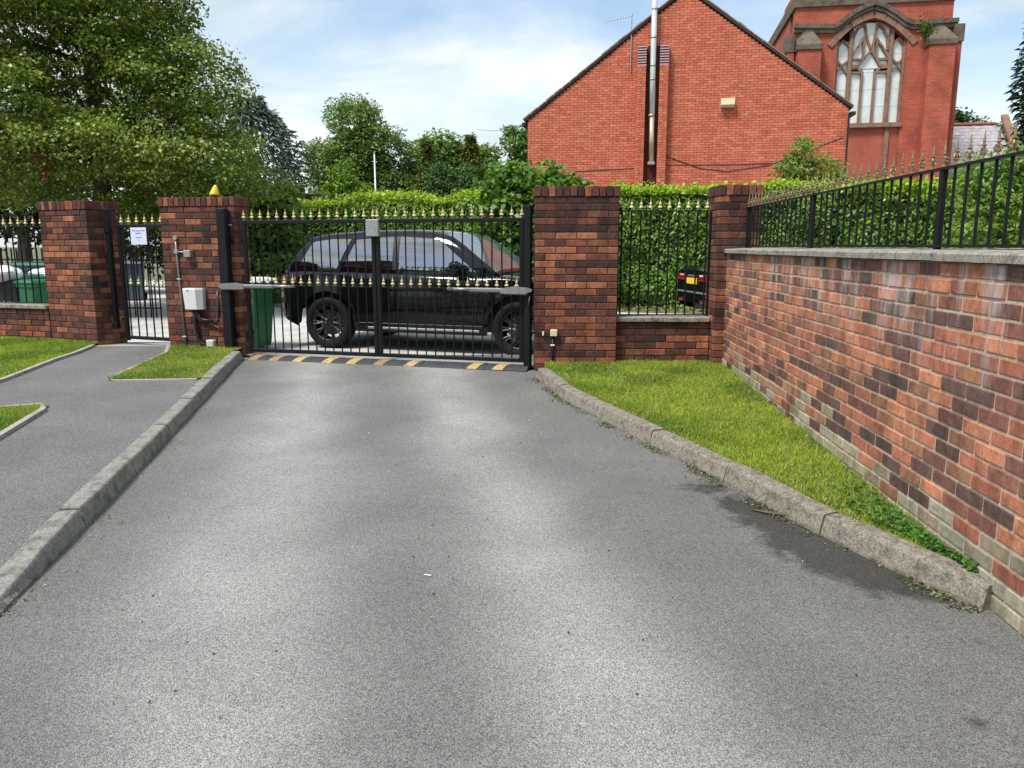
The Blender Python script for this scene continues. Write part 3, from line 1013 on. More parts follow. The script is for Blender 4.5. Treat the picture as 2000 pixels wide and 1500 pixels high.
def big_finial():
    """spear with collar and scrolled leaves, cast iron once gilded"""
    b = MB()
    b.lathe([(.013, 0), (.020, .002), (.020, .008), (.009, .012), (.008, .030), (.0095, .050), (.008, .068), (.017, .072), (.017, .077), (.008, .080), (.0095, .090), (.007, .115), (.001, .150)], 8)
    for q in range(4):
        m = Matrix.Rotation(q * math.pi / 2, 4, 'Z')
        pts = [(0.008, 0, 0.026), (0.020, 0, 0.034), (0.026, 0, 0.046), (0.020, 0, 0.056), (0.013, 0, 0.050)]
        b.tube([m @ Vector(p) for p in pts], [.004, .006, .006, .005, .004], 6)
        pts = [(0.008, 0, 0.046), (0.017, 0, 0.060), (0.021, 0, 0.052)]
        b.tube([m @ Vector(p) for p in pts], [.004, .005, .003], 6)
    b.v = [(x * .72, y * .72, z * .93) for x, y, z in b.v]
    return b.mesh('finial', 'old_gold', False)


BFIN = big_finial()


def low_wall(label, loc, th, L, courses, cop_h, rail_bottom, rail_top, nbars, group, first_cols=None):
    """low brick wall with stone coping"""
    t = thing('low_wall', label, 'wall', loc, -R(th), 'low brick boundary walls')
    H = courses * 0.075
    MB().box((L / 2, 0.11, H / 2 - 0.1), (L - 0.004, 0.20, H + 0.198)).build('mortar_core', 'mortar_dark', t)
    for i in range(-1, courses):
        for a, e in run(0.003, L - 0.003, 0.1025 if i % 2 else None):
            o = put('brick', brick_mesh(e - a, 0.1025, 0.065, 'brick'), t, ((a + e) / 2, 0.05 + rnd.uniform(-.003, .003), i * 0.075 + 0.0425))
            o.color = (*pick((1.5, 2.5, 4, 4, 3, 1.5, 1.5)), 1)
    n = max(1, round(L / 0.62))
    for k in range(n):
        MB().bbox(((k + .5) * L / n, 0.11, H + 0.004 + cop_h / 2 + rnd.uniform(-.002, .002)), (L / n - 0.006, 0.29, cop_h), 0.008).build('coping_slab', 'coping', t)
    return t


def rail_panel(name, label, loc, th, L, z0, z1, nb, group, fin, frame=0.02, ends=True):
    """railing of upright bars with a spear on each; returns the thing"""
    t = thing(name, label, 'railing', loc, -R(th), group)
    MB().box((L / 2, 0, z0 + 0.012), (L, 0.035, 0.012)).build('bottom_rail', 'iron', t)
    MB().box((L / 2, 0, z1 - 0.006), (L, 0.038, 0.012)).build('top_rail', 'iron', t)
    bar = MB().tube([(0, 0, z0 + 0.018), (0, 0, z1 - 0.012)], 0.0095, 8).mesh('bar', 'iron')
    for k in range(nb):
        x = L * (k + 0.5) / nb
        put('bar', bar, t, (x, 0, 0))
        put('finial', fin, t, (x, 0, z1))
    if ends:
        for x in (0.012, L - 0.012):
            MB().box((x, 0, (z0 + z1) / 2), (0.02, 0.02, z1 - z0 - 0.03)).build('end_stile', 'iron', t)
    return t


low_wall('low brick wall between the sooty pillar and the slim pillar', (1.145, 8.47, 0.075), 0, 1.035, 6, 0.055, 0, 0, 0, None)
rail_panel('railing', 'gold-tipped black railing on the low wall right of the gate', (1.150, 8.58, 0.0), 0, 1.03, 0.587, 1.735, 10, 'black railings with gold spear tips', FIN)
low_wall('low brick wall at the left edge in front of the dark bins', (-10.1, 11.36, 0.0), 16.5, 4.14, 7, 0.055, 0, 0, 0, None)
rail_panel('railing', 'gold-tipped black railing at the left edge in front of the bins', (-10.1, 11.47, 0.0), 16.5, 4.14, 0.59, 1.615, 33, 'black railings with gold spear tips', FIN)

# the long retaining wall on the right: local x runs from the slim pillar towards the camera
WA, WB = Vector((2.300, 8.50)), Vector((1.775, -1.0))
wd = (WB - WA).normalized()
WL = (WB - WA).length
wrz = math.atan2(wd.y, wd.x)
wall = thing('retaining_wall', 'long brick wall along the right side with pale mortar and stone coping', 'wall', (WA.x, WA.y, 0), wrz)
# local -y points away from the lawn? local y = left of direction; the lawn lies on local -y
W_TOP, NC = 1.279, 21
MB().box((WL / 2, 0.12, (W_TOP - NC * 0.075) / 2 + W_TOP / 2 - 0.003), (WL, 0.2310, NC * 0.075)).build('mortar_core', 'mortar_buff', wall)
cells = []
for i in range(NC):
    z = W_TOP - 0.0375 - i * 0.075
    for a, e in run(-0.02 if i % 2 else -0.13, WL):
        cells.append((i, a, e, z))
in_view = [c for c in cells if c[1] < 5.9]
near = sorted(in_view, key=lambda c: -c[2])
front = set((c[0], c[1]) for c in near[:300])
rest, rcol = MB(), []
for i, a, e, z in cells:
    if i >= 15:
        k = rnd.random()
        c = rnd.choice([(0.30, 0.27, 0.19), (0.24, 0.19, 0.13), (0.27, 0.25, 0.19), (0.20, 0.17, 0.13)]) if (k < (0.9 if i > 15 else 0.62)) else pick((2, 2, 3, 2, 2, 1, 2))
    elif i >= 13 and a < 3.6:
        c = rnd.choice([(0.25, 0.22, 0.16), (0.30, 0.16, 0.10)]) if rnd.random() < 0.45 else pick((3, 3, 3, 2, 2, 1, 2))
    elif i == 0:
        c = pick((4, 3, 3, 2, 1.5, 0.5, 3), 1.05)
    else:
        c = pick((4.6, 3.8, 3.2, 2.6, 2.2, 0.8, 2.6), 1.12)
    dz, dy = rnd.uniform(-.0015, .0015), rnd.uniform(-.0025, .0025)
    c = tuple(min(0.62, q * k_ + 0.020) for q, k_ in zip(c, (1.22, 1.24, 1.18)))
    if (i, a) in front:
        o = put('brick', brick_mesh(e - a - 0.002, 0.1025, 0.0625, 'brick_wall'), wall, ((a + e) / 2, 0.05 + dy, z + dz))
        o.color = (*c, 1)
    elif a < 6.6:
        rest.bbox(((a + e) / 2, 0.05 + dy, z + dz), (e - a - 0.002, 0.1025, 0.0625), 0.004)
        rcol.append(c)
me = rest.mesh('brick_far', 'brick_wall_face')
face_colours(me, rcol, 26)
stuff(put('brick_far', me, wall))
x = -0.03
while x < WL:
    L = 0.595
    b = MB()
    h0, h1 = W_TOP + 0.003, rnd.uniform(-.004, .004)
    b.add([(0, -0.035, 0), (L, -0.035, 0), (L, 0.285, 0), (0, 0.285, 0), (0, -0.035, 0.033), (L, -0.035, 0.033), (L, 0.285, 0.052), (0, 0.285, 0.052),
           (0.006, -0.027, 0.040), (L - 0.006, -0.027, 0.040), (L - 0.006, 0.277, 0.058), (0.006, 0.277, 0.058)],
          [(0, 3, 2, 1), (0, 1, 5, 4), (1, 2, 6, 5), (2, 3, 7, 6), (3, 0, 4, 7), (4, 5, 9, 8), (5, 6, 10, 9), (6, 7, 11, 10), (7, 4, 8, 11), (8, 9, 10, 11)])
    o = b.build('coping_slab', 'coping', wall, loc=(x, rnd.uniform(-.006, .006), h0))
    o.rotation_euler = (rnd.uniform(-.012, .012), rnd.uniform(-.004, .004), rnd.uniform(-.01, .01))
    x += L + 0.008

# railing on the long wall
rl = thing('railing', 'black railing with tarnished gold spears on top of the long wall', 'railing', (WA.x, WA.y, 0), wrz)
Z0, Z1, YO = 1.352, 1.755, 0.20
MB().box((WL / 2, YO, Z0), (WL - 0.3, 0.04, 0.014)).build('bottom_rail', 'iron', rl)
MB().box((WL / 2, YO, Z1 - 0.006), (WL - 0.3, 0.042, 0.013)).build('top_rail', 'iron', rl)
bar = MB().tube([(0, 0, Z0 + .007), (0, 0, Z1 - .0125)], 0.0082, 8).mesh('bar', 'iron')
posts = [0.22, 2.29, 4.34, 6.39]
x = posts[0]
k = 0
while x < 7.6:
    isp = any(abs(x - q) < 0.055 for q in posts)
    if not isp:
        put('bar', bar, rl, (x, YO, 0))
    put('finial', BFIN, rl, (x, YO, Z1 + (0.0 if not isp else 0.002)), rnd.uniform(0, 1.5))
    x += 0.1246
for q in posts:
    MB().bbox((q, YO, (Z0 + Z1) / 2 - 0.012), (0.042, 0.03, Z1 - Z0 + 0.03 - 0.02), 0.004).build('post', 'iron', rl)
MB().box((posts[0] + 0.06, YO - 0.0, 1.42), (0.035, 0.05, 0.02)).build('bracket', 'iron', rl)
MB().box((posts[0] - 0.07, YO, 1.70), (0.12, 0.03, 0.03)).build('bracket', 'iron', rl)

# ------------------------------------------------------------------ the double gate
gth = -math.atan2(gd.y, gd.x)            # clockwise turn of the gate line
GLEN = (GR - GL).length


def gate_leaf(label, x0, x1, nb, finc, midf, hinge_left):
    t = thing('gate_leaf', label, 'gate', (GL.x, GL.y, 0), -gth, 'leaves of the double driveway gate')
    lift = lambda x: 0.012 * x
    zb, zt = 0.075, 1.655
    for x in (x0 + 0.022, x1 - 0.022):
        MB().bbox((x, 0, (zb + zt) / 2), (0.044, 0.044, zt - zb), 0.004).build('stile', 'iron', t)
    MB().bbox(((x0 + x1) / 2, 0, zt - 0.022), (x1 - x0 - 0.09, 0.042, 0.042), 0.004).build('top_rail', 'iron', t)
    MB().bbox(((x0 + x1) / 2, 0, zb + 0.022), (x1 - x0 - 0.09, 0.042, 0.044), 0.004).build('bottom_rail', 'iron', t)
    MB().box(((x0 + x1) / 2, 0, 0.885), (x1 - x0 - 0.09, 0.032, 0.010)).build('middle_rail', 'iron', t)
    bar = MB().tube([(0, 0, zb + 0.044), (0, 0, zt - 0.042)], 0.0088, 8).mesh('bar', 'iron')
    xs = [x0 + 0.022 + (x1 - x0 - 0.044) * k / (nb - 1) for k in range(nb)]
    for k, x in enumerate(xs):
        if 0 < k < nb - 1:
            put('bar', bar, t, (x, 0, 0))
        put('finial', FIN, t, (x, 0, zt))
        if k < nb - 1:
            put('finial', FIN, t, ((x + xs[k + 1]) / 2, 0, 0.890))
    for z in (0.28, 1.42):
        xh = x0 - 0.02 if hinge_left else x1 + 0.02
        MB().tube([(xh, 0.0, z - 0.045), (xh, 0.0, z + 0.045)], 0.016, 10).build('hinge', 'iron', t)
    return t


GM = GLEN * 0.4975
leafL = gate_leaf('left leaf of the black double gate, rear half of the car behind it', 0.075, GM - 0.004, 16, None, None, True)
leafR = gate_leaf('right leaf of the black double gate, windscreen of the car behind it', GM + 0.004, GLEN - 0.075, 16, None, None, False)


def on_gate(x, y=0.0, z=0.0):
    q = GL + gd * x + gn * y
    return Vector((q.x, q.y, z))


q = on_gate(GM - 0.01, -0.05)
t = thing('lock_box', 'pale grey lock box at the top where the gate leaves meet', 'lock box', (q.x, q.y, 1.46), -gth)
MB().bbox((0, 0, 0.095), (0.155, 0.05, 0.19), 0.006).build('case', 'galv', t)
MB().box((-0.045, -0.027, 0.105), (0.02, 0.006, 0.008)).build('keyhole', 'white_plastic', t)
q = on_gate(-0.13, -0.09)
t = thing('gate_post', 'thick black steel gate post on the face of the widest pillar', 'post', (q.x, q.y, 0.0), -gth, 'black steel gate posts')
MB().bbox((0, 0, 0.89), (0.115, 0.10, 1.80), 0.006).build('upright', 'iron', t)
for z in (0.3, 1.27):
    MB().bbox((-0.075, 0.03, z), (0.07, 0.035, 0.09), 0.004).build('bracket', 'iron', t)
MB().bbox((0.075, 0.03, 1.60), (0.05, 0.022, 0.02), 0.003).build('latch_bolt', 'galv', t)
MB().bbox((0.07, 0.045, 1.42), (0.06, 0.03, 0.05), 0.004).build('hinge_plate', 'iron', t)
MB().bbox((0.07, 0.045, 0.28), (0.06, 0.03, 0.05), 0.004).build('hinge_plate', 'iron', t)
q = on_gate(GLEN - 0.02, -0.03)
t = thing('gate_post', 'black steel gate post beside the sooty-topped pillar', 'post', (q.x, q.y, 0.0), -gth, 'black steel gate posts')
MB().bbox((0, 0, 0.885), (0.075, 0.09, 1.80), 0.006).build('upright', 'iron', t)
for z in (0.28, 1.42):
    MB().bbox((-0.05, 0.03, z), (0.05, 0.03, 0.05), 0.004).build('hinge_plate', 'iron', t)


def operator(label, xa, xb, flip):
    """swing gate ram: wedge shaped motor head, casing tube, thin ram"""
    a, e = on_gate(xa, -0.13, 0.882), on_gate(xb, -0.055, 0.882)
    d = e - a
    t = thing('gate_operator', label, 'gate motor', a, math.atan2(d.y, d.x), 'grey gate rams')
    L = d.length
    b = MB()
    for x, w, h0, h1 in ((-0.02, .015, -.012, .012), (0.05, .038, -.036, .030), (0.20, .042, -.040, .038), (0.30, .040, -.038, .022), (0.33, .036, -.036, .012)):
        b.v += [(x, -w, h0), (x, w, h0), (x, w * .8, h1), (x, -w * .8, h1)]
    for i in range(4):
        for k in range(4):
            b.f.append((i * 4 + k, i * 4 + (k + 1) % 4, i * 4 + 4 + (k + 1) % 4, i * 4 + 4 + k))
    b.f += [(3, 2, 1, 0), (16, 17, 18, 19)]
    b.build('motor_head', 'alu', t)
    MB().bbox((0.16, 0, -0.043), (0.26, 0.07, 0.012), 0.003).build('head_base', 'alu_dark', t)
    MB().bbox((0.30 + (L * .72 - .30) / 2, 0, -0.006), (L * .72 - .30, 0.052, 0.050), 0.012).build('casing', 'alu', t)
    MB().tube([(L * .72, 0, 0), (L * .94, 0, 0)], 0.017, 10).build('ram', 'galv', t, True)
    MB().bbox((L * .955, 0.01, 0), (0.06, 0.05, 0.03), 0.004).build('end_bracket', 'alu_dark', t)
    return t


operator('grey gate ram reaching across the left leaf from the widest pillar', -0.20, 0.78, False)
operator('grey gate ram reaching across the right leaf from the sooty pillar', GLEN + 0.03, GLEN - 0.95, True)

# ------------------------------------------------------------------ footway gate
PA, PB = Vector((-5.055, 10.00)), Vector((-4.30, 9.70))
pd = PB - PA
prz = math.atan2(pd.y, pd.x)
PL = pd.length
t = thing('footway_gate', 'narrow black pedestrian gate between the two left pillars with a notice on it', 'gate', (PA.x, PA.y, 0), prz)
zb, zt = 0.165, 1.62
MB().bbox((0.06, 0, (zb + zt) / 2 - 0.01), (0.045, 0.045, zt - zb + 0.02), 0.004).build('stile', 'iron', t)
MB().bbox((PL - 0.03, 0, (zb + zt) / 2), (0.03, 0.04, zt - zb), 0.004).build('stile', 'iron', t)
MB().bbox((PL / 2 + 0.02, 0, zt - 0.02), (PL - 0.13, 0.043, 0.042), 0.004).build('top_rail', 'iron', t)
MB().bbox((PL / 2 + 0.02, 0, zb + 0.02), (PL - 0.13, 0.043, 0.042), 0.004).build('bottom_rail', 'iron', t)
MB().box((PL / 2 + 0.02, 0, 0.845), (PL - 0.13, 0.03, 0.010)).build('middle_rail', 'iron', t)
bar = MB().tube([(0, 0, zb + 0.04), (0, 0, zt - 0.04)], 0.0092, 8).mesh('bar', 'iron')
nb = 5
for k in range(nb + 1):
    x = 0.06 + (PL - 0.09) * (k + 0.5) / (nb + 0.5)
    if k < nb:
        put('bar', bar, t, (x, 0, 0))
        put('finial', FIN, t, (x + 0.06, 0, 0.85))
    put('finial', FIN, t, (x - 0.02, 0, zt))
MB().bbox((0.02, 0, 0.42), (0.07, 0.03, 0.02), 0.003).build('hinge', 'iron', t)
MB().bbox((0.02, 0, 1.36), (0.07, 0.03, 0.02), 0.003).build('hinge', 'iron', t)
t = thing('gate_post', 'thin black hinge post against the far left pillar', 'post', (PA.x - 0.06, PA.y - 0.06, 0.0), prz, 'black steel gate posts')
MB().bbox((0, 0, 1.08), (0.055, 0.06, 1.46), 0.005).build('upright', 'iron', t)
MB().bbox((0, -0.01, 0.34), (0.075, 0.07, 0.08), 0.005).build('bracket', 'iron', t)
MB().bbox((0, -0.01, 1.55), (0.07, 0.07, 0.07), 0.005).build('bracket', 'iron', t)
q = PA + pd * 0.50
t = thing('notice', 'pale lilac printed notice in a plastic sleeve on the pedestrian gate', 'notice', (q.x - 0.006, q.y - 0.028, 1.372), prz)
MB().bbox((0, 0, 0.105), (0.262, 0.004, 0.21), 0.001).build('sheet', 'paper', t)
for (x0, x1, z, h) in ((-0.10, -0.052, .172, .012), (-.045, -.022, .172, .010), (-.015, .018, .168, .014), (.026, .062, .172, .010), (.066, .104, .172, .012),
                       (-.045, .0, .137, .014), (.002, .046, .139, .012), (-.048, .052, .089, .009), (-.014, .016, .056, .009)):
    MB().box(((x0 + x1) / 2, -0.0030, z), (x1 - x0, 0.0016, h)).build('print_line', 'ink', t)

# ------------------------------------------------------------------ fixtures on the widest pillar (its face runs from (-4.30, 9.606) at 12 degrees)
P2 = Matrix.Translation((-4.30, 9.606, 0)) @ Matrix.Rotation(-R(12), 4, 'Z')


def on_p2(x, y, z):
    return P2 @ Vector((x, y, z))


t = thing('conduit', 'thin grey conduit with round boxes running up the widest pillar', 'conduit', on_p2(0, 0, 0), -R(12))
cx = 0.215
MB().tube([(cx + 0.02, -0.016, 0.06), (cx - 0.012, -0.016, 1.27), (cx - 0.015, -0.016, 1.45)], 0.0105, 8).build('pipe', 'galv', t, True)
for z in (1.45, 1.285):
    MB().lathe([(.030, 0), (.030, .030), (.026, .036)], 14, Matrix.Translation((cx - 0.014, 0.0, z)) @ Matrix.Rotation(R(90), 4, 'X')).build('round_box', 'galv', t)
MB().tube([(cx, -0.016, 1.283), (cx + 0.11, -0.016, 1.280)], 0.0095, 8).build('branch_pipe', 'galv', t, True)
MB().bbox((cx + 0.16, -0.035, 1.262), (0.095, 0.07, 0.085), 0.006).build('switch_box', 'galv', t)
for z in (0.24, 0.95):
    MB().bbox((cx + 0.02 - 0.026 * z, -0.02, z), (0.055, 0.026, 0.022), 0.005).build('pipe_clip', 'galv', t)
t = thing('control_box', 'white plastic gate control box on the widest pillar', 'control box', on_p2(0.43, 0, 0.585), -R(12))
b = MB()
for z, w, d in ((0.0, .105, .095), (0.006, .112, .102), (0.245, .122, .120), (0.262, .118, .116)):
    b.v += [(-w, 0, z), (-w, -d * .9, z), (-w * .85, -d, z), (w * .45, -d, z), (w, -d * .55, z), (w, 0, z)]
for i in range(3):
    for k in range(6):
        b.f.append((i * 6 + k, i * 6 + (k + 1) % 6, i * 6 + 6 + (k + 1) % 6, i * 6 + 6 + k))
b.f += [tuple(range(5, -1, -1)), tuple(range(18, 24))]
b.build('case', 'white_plastic', t)
MB().tube([(-0.045, -0.112, 0.235), (-0.045, -0.126, 0.235)], 0.008, 8).build('lock', 'black_ink', t)
t = thing('cable', 'thick black cables looping from the control box to the gate post', 'cable', on_p2(0, 0, 0), -R(12))
MB().tube([(.43, -.05, .585), (.44, -.05, .50), (.47, -.045, .455), (.56, -.04, .435), (.68, -.045, .43), (.74, -.06, .45), (.775, -.09, .52), (.785, -.10, .64), (.775, -.10, .82)], 0.016, 10).build('upper_loop', 'cable', t, True)
MB().tube([(.46, -.05, .585), (.48, -.05, .48), (.55, -.06, .46), (.66, -.06, .455)], 0.013, 10).build('second_loop', 'cable', t, True)
MB().tube([(.40, -.04, .585), (.405, -.04, .44), (.41, -.03, .30), (.43, -.03, .21), (.48, -.03, .155), (.56, -.03, .14)], 0.020, 10).build('lower_loop', 'cable', t, True)
MB().tube([(.62, -.05, .43), (.72, -.06, .37), (.79, -.09, .32)], 0.010, 8).build('earth_lead', 'cable', t, True)
MB().bbox((.37, -.025, .46), (.05, .05, .08), 0.008).build('cable_gland', 'cable', t)
t = thing('junction_box', 'small dirty white junction box low on the widest pillar', 'junction box', on_p2(0.60, 0, 0.115), -R(12))
MB().bbox((0, -0.03, 0.05), (0.105, 0.06, 0.095), 0.006).build('case', 'dirty_white', t)
MB().bbox((0, -0.062, 0.05), (0.085, 0.005, 0.075), 0.002).build('lid', 'dirty_white', t)
t = thing('beacon', 'yellow hooded warning beacon on top of the widest pillar', 'beacon', on_p2(0.68, 0.12, 1.932), -R(12))
MB().lathe([(.055, 0), (.055, .022), (.048, .026)], 16).build('base', 'trim', t)
b = MB()
for z, rx, ox in ((.027, .060, 0), (.05, .054, .003), (.085, .042, .010), (.115, .030, .016), (.138, .018, .021), (.148, .006, .024)):
    for k in range(14):
        a = 2 * math.pi * k / 14
        b.v.append((ox + rx * math.cos(a), rx * math.sin(a), z))
for i in range(5):
    for k in range(14):
        b.f.append((i * 14 + k, i * 14 + (k + 1) % 14, i * 14 + 14 + (k + 1) % 14, i * 14 + 14 + k))
b.f += [tuple(range(13, -1, -1)), tuple(range(70, 84))]
b.build('dome', 'yellow', t, True)
# pillar right of the gate
t = thing('junction_box', 'cream junction box with black conduit on the sooty-topped pillar', 'junction box', (0.455, 8.373, 0.385))
MB().bbox((0, -0.028, 0.037), (0.075, 0.055, 0.072), 0.006).build('case', 'cream', t)
MB().tube([(-0.01, -0.02, 0.0), (-0.012, -0.02, -0.315)], 0.010, 8).build('conduit_pipe', 'cable', t, True)
MB().tube([(-0.04, -0.02, 0.03), (-0.17, -0.02, 0.028), (-0.23, -0.07, 0.04), (-0.29, -0.12, 0.10), (-0.31, -0.13, 0.22), (-0.28, -0.13, 0.34), (-0.265, -0.13, 0.44)], 0.008, 8).build('lead', 'cable', t, True)
MB().bbox((-0.115, -0.02, 0.028), (0.02, 0.035, 0.045), 0.005).build('saddle_clip', 'white_plastic', t)
MB().bbox((-0.012, -0.02, -0.10), (0.045, 0.032, 0.018), 0.005).build('saddle_clip', 'white_plastic', t)

# ------------------------------------------------------------------ rubber speed hump
HA, HB = Vector((-3.20, 9.17)), Vector((0.16, 8.31))
hd = (HB - HA)
HL = hd.length
t = thing('speed_hump', 'black and worn yellow rubber speed hump across the drive at the gate', 'speed hump', (HA.x, HA.y, 0.004), math.atan2(hd.y, hd.x))
prof = [(0.0, 0.0), (0.03, 0.018), (0.09, 0.040), (0.15, 0.047), (0.21, 0.040), (0.27, 0.018), (0.30, 0.0)]


def hump_strip(x0, x1, slant, lift, name, mat):
    b = MB()
    for y, z in prof:
        s = slant * y / 0.30
        b.v += [(x0 + s, y, z + lift), (x1 + s, y, z + lift)]
    for i in range(len(prof) - 1):
        b.f.append((2 * i, 2 * i + 1, 2 * i + 3, 2 * i + 2))
    if lift == 0:
        b.f += [tuple(range(0, 14, 2)), tuple(range(13, 0, -2))]
    b.build(name, mat, t)


nseg = 14
for k in range(nseg):
    hump_strip(HL * k / nseg + 0.002, HL * (k + 1) / nseg - 0.002, 0, 0, 'hump_section', 'rubber')
for fr_, mt in ((0.005, 'hump_faded'), (0.085, 'hump_faded'), (0.175, 'hump_yellow'), (0.285, 'hump_yellow'), (0.375, 'hump_yellow'), (0.475, 'hump_faded'), (0.585, 'hump_yellow'), (0.80, 'hump_yellow'), (0.885, 'hump_yellow')):
    hump_strip(HL * fr_, HL * fr_ + 0.115, 0.11, 0.002, 'yellow_stripe', mt)
for k in range(7):
    MB().lathe([(.016, 0), (.016, .003)], 10, Matrix.Translation((HL * (k + 0.55) / 7, 0.15, 0.0465))).build('bolt', 'galv', t)


# ------------------------------------------------------------------ cars
def poly_at(pts, x):
    if x <= pts[0][0]:
        return pts[0][1]
    for a, c in zip(pts, pts[1:]):
        if x <= c[0]:
            return a[1] + (c[1] - a[1]) * (x - a[0]) / (c[0] - a[0])
    return pts[-1][1]


def car(name, label, cat, loc, rz, P, full=True):
    """x forward, y to the car's left, z up; the origin is on the ground midway between the axles"""
    t = thing(name, label, cat, loc, rz)
    wb, wr, W = P['wb'], P['wr'], P['W']
    x0, x1 = P['rear'], P['nose']
    axles = (-wb / 2, wb / 2)
    xs = set(np.round(np.linspace(x0, x1, 46), 3))
    for ax in axles:
        xs |= set(np.round(ax + np.linspace(-1, 1, 23) * P['arch'], 3))
    xs = sorted(xs)
    bot = lambda x: poly_at(P['bottom'], x)
    top = lambda x: poly_at(P['top'], x)
    wid = lambda x: W * poly_at(P['plan'], x)
    ring = None
    b = MB()
    secs = []
    for x in xs:
        zb = bot(x)
        for ax in axles:
            d = abs(x - ax)
            if d < P['arch']:
                zb = max(zb, wr + 0.01 + math.sqrt(max(0, P['arch'] ** 2 - d * d)) * 1.0)
        zt = top(x)
        w = wid(x)
        zc = [zb, zb + (zt - zb) * 0.12, zb + (zt - zb) * 0.40, zb + (zt - zb) * 0.66, zb + (zt - zb) * 0.84, zt - 0.035, zt]
        wf = lambda z: w * (0.955 + 0.045 * min(1, max(0, (z - 0.22) / 0.3))) * (1 - 0.030 * max(0, (z - 0.80) / 0.3) ** 1.5) - (0.012 if 0.42 < z < 0.60 else 0.0)
        sec = [(wf(z), z) for z in zc[:-1]] + [(w * 0.90, zt), (w * 0.72, zt + 0.016), (w * 0.4, zt + 0.030), (0.0, zt + 0.034)]
        full_sec = [(y, z) for y, z in sec] + [(-y, z) for y, z in sec[-2::-1]]
        secs.append(full_sec)
        b.v += [(x, y, z) for y, z in full_sec]
    m = len(secs[0])
    for i in range(len(xs) - 1):
        for k in range(m - 1):
            b.f.append((i * m + k, (i + 1) * m + k, (i + 1) * m + k + 1, i * m + k + 1))
    b.f.append(tuple(range(m)))
    b.f.append(tuple((len(xs) - 1) * m + k for k in range(m - 1, -1, -1)))
    o = b.build('body', P['paint'], t)
    o.data.polygons.foreach_set('use_smooth', [len(p.vertices) == 4 for p in o.data.polygons])
    # floor pan and wheel wells
    u = MB()
    u.box(((x0 + x1) / 2, 0, 0.42), (x1 - x0 - 0.5, W * 1.2, 0.28))
    for ax in axles:
        u.box((ax, 0, 0.62), (P['arch'] * 2.0, W * 1.55, 0.46))
    u.build('underbody', 'trim', t)
    # cabin
    G = P['cabin']
    yb, tum = P['yb'], P['tumble']
    zbelt = P['belt']
    gx = sorted(set(np.round(np.linspace(G[0][0], G[-1][0], 40), 3)) | set(p[0] for p in G))
    b = MB()
    cab_y = lambda x, z: (yb - (z - zbelt) * 0.13 - max(0, z - zbelt) ** 2 * (tum - 0.13) / 0.58) * (1 - 0.05 * max(0, (abs(x - P['cx']) - 0.9)) ** 2)
    for x in gx:
        zt = poly_at(G, x)
        ztt = max(zt, zbelt + 0.002)
        s = [(cab_y(x, zbelt - 0.06), zbelt - 0.06), (cab_y(x, zbelt), zbelt), (cab_y(x, zbelt * .67 + ztt * .33), zbelt * .67 + ztt * .33), (cab_y(x, zbelt * .33 + ztt * .67), zbelt * .33 + ztt * .67), (cab_y(x, ztt - 0.03) if ztt > zbelt + 0.05 else cab_y(x, ztt), ztt - 0.03 if ztt > zbelt + 0.05 else ztt),
             (cab_y(x, ztt) - 0.045, ztt), (cab_y(x, ztt) * 0.55, ztt + 0.022), (0, ztt + 0.030)]
        s = s + [(-y, z) for y, z in s[-2::-1]]
        b.v += [(x, y, z) for y, z in s]
    m = 15
    for i in range(len(gx) - 1):
        for k in range(m - 1):
            b.f.append((i * m + k, (i + 1) * m + k, (i + 1) * m + k + 1, i * m + k + 1))
    b.f += [tuple(range(m)), tuple((len(gx) - 1) * m + k for k in range(m - 1, -1, -1))]
    o = b.build('cabin', P['paint'], t)
    o.data.polygons.foreach_set('use_smooth', [len(p.vertices) == 4 for p in o.data.polygons])

    def side_pane(poly, sgn, nm, mat, lift=0.007):
        b2 = MB()
        # sliced level by level so that the pane follows the curve of the cabin side
        lo_, hi_ = min(q[1] for q in poly), max(q[1] for q in poly)
        NL, NX = 12, 8
        for i in range(NL + 1):
            z = lo_ + (hi_ - lo_) * (0.004 + 0.992 * i / NL)
            cut = []
            for (xa, za), (xb, zb_) in zip(poly, poly[1:] + poly[:1]):
                if (za - z) * (zb_ - z) <= 0 and za != zb_:
                    cut.append(xa + (xb - xa) * (z - za) / (zb_ - za))
            for k in range(NX + 1):
                x = min(cut) + (max(cut) - min(cut)) * k / NX
                b2.v.append((x, sgn * (cab_y(x, z) + lift), z))
        for i in range(NL):
            for k in range(NX):
                q_ = i * (NX + 1) + k
                f = (q_, q_ + 1, q_ + NX + 2, q_ + NX + 1)
                b2.f.append(f if sgn < 0 else f[::-1])
        return b2.build(nm, mat, t, True)
    for sgn in (-1, 1):
        for poly in P['windows']:
            side_pane(poly, sgn, 'window', 'glass')
        for poly in P.get('pillars', []):
            side_pane(poly, sgn, 'door_pillar', 'trim', 0.010)

    def top_pane(xa, xb, nm, mat, inset):
        b2 = MB()
        N, K = 8, 6
        for i in range(N + 1):
            x = xa + (xb - xa) * i / N
            z = max(poly_at(G, x), zbelt)
            yy_ = cab_y(x, z) - inset
            for k in range(K + 1):
                f = -1 + 2 * k / K
                b2.v.append((x, yy_ * f, z + 0.036 - 0.030 * f * f))
        for i in range(N):
            for k in range(K):
                q_ = i * (K + 1) + k
                b2.f.append((q_, q_ + K + 1, q_ + K + 2, q_ + 1))
        return b2.build(nm, mat, t, True)
    top_pane(*P['windscreen'], 'windscreen', 'screen_glass', 0.05)
    top_pane(*P['rear_screen'], 'rear_window', 'glass', 0.09)
    # wheels
    tyre = MB().lathe([(wr * .70, -.105), (wr * .93, -.118), (wr * .985, -.10), (wr, -.07), (wr, .07), (wr * .985, .10), (wr * .93, .118), (wr * .70, .105), (wr * .70, -.105)], 40, Matrix.Rotation(R(90), 4, 'X'), False).mesh('tyre', 'tyre', True)
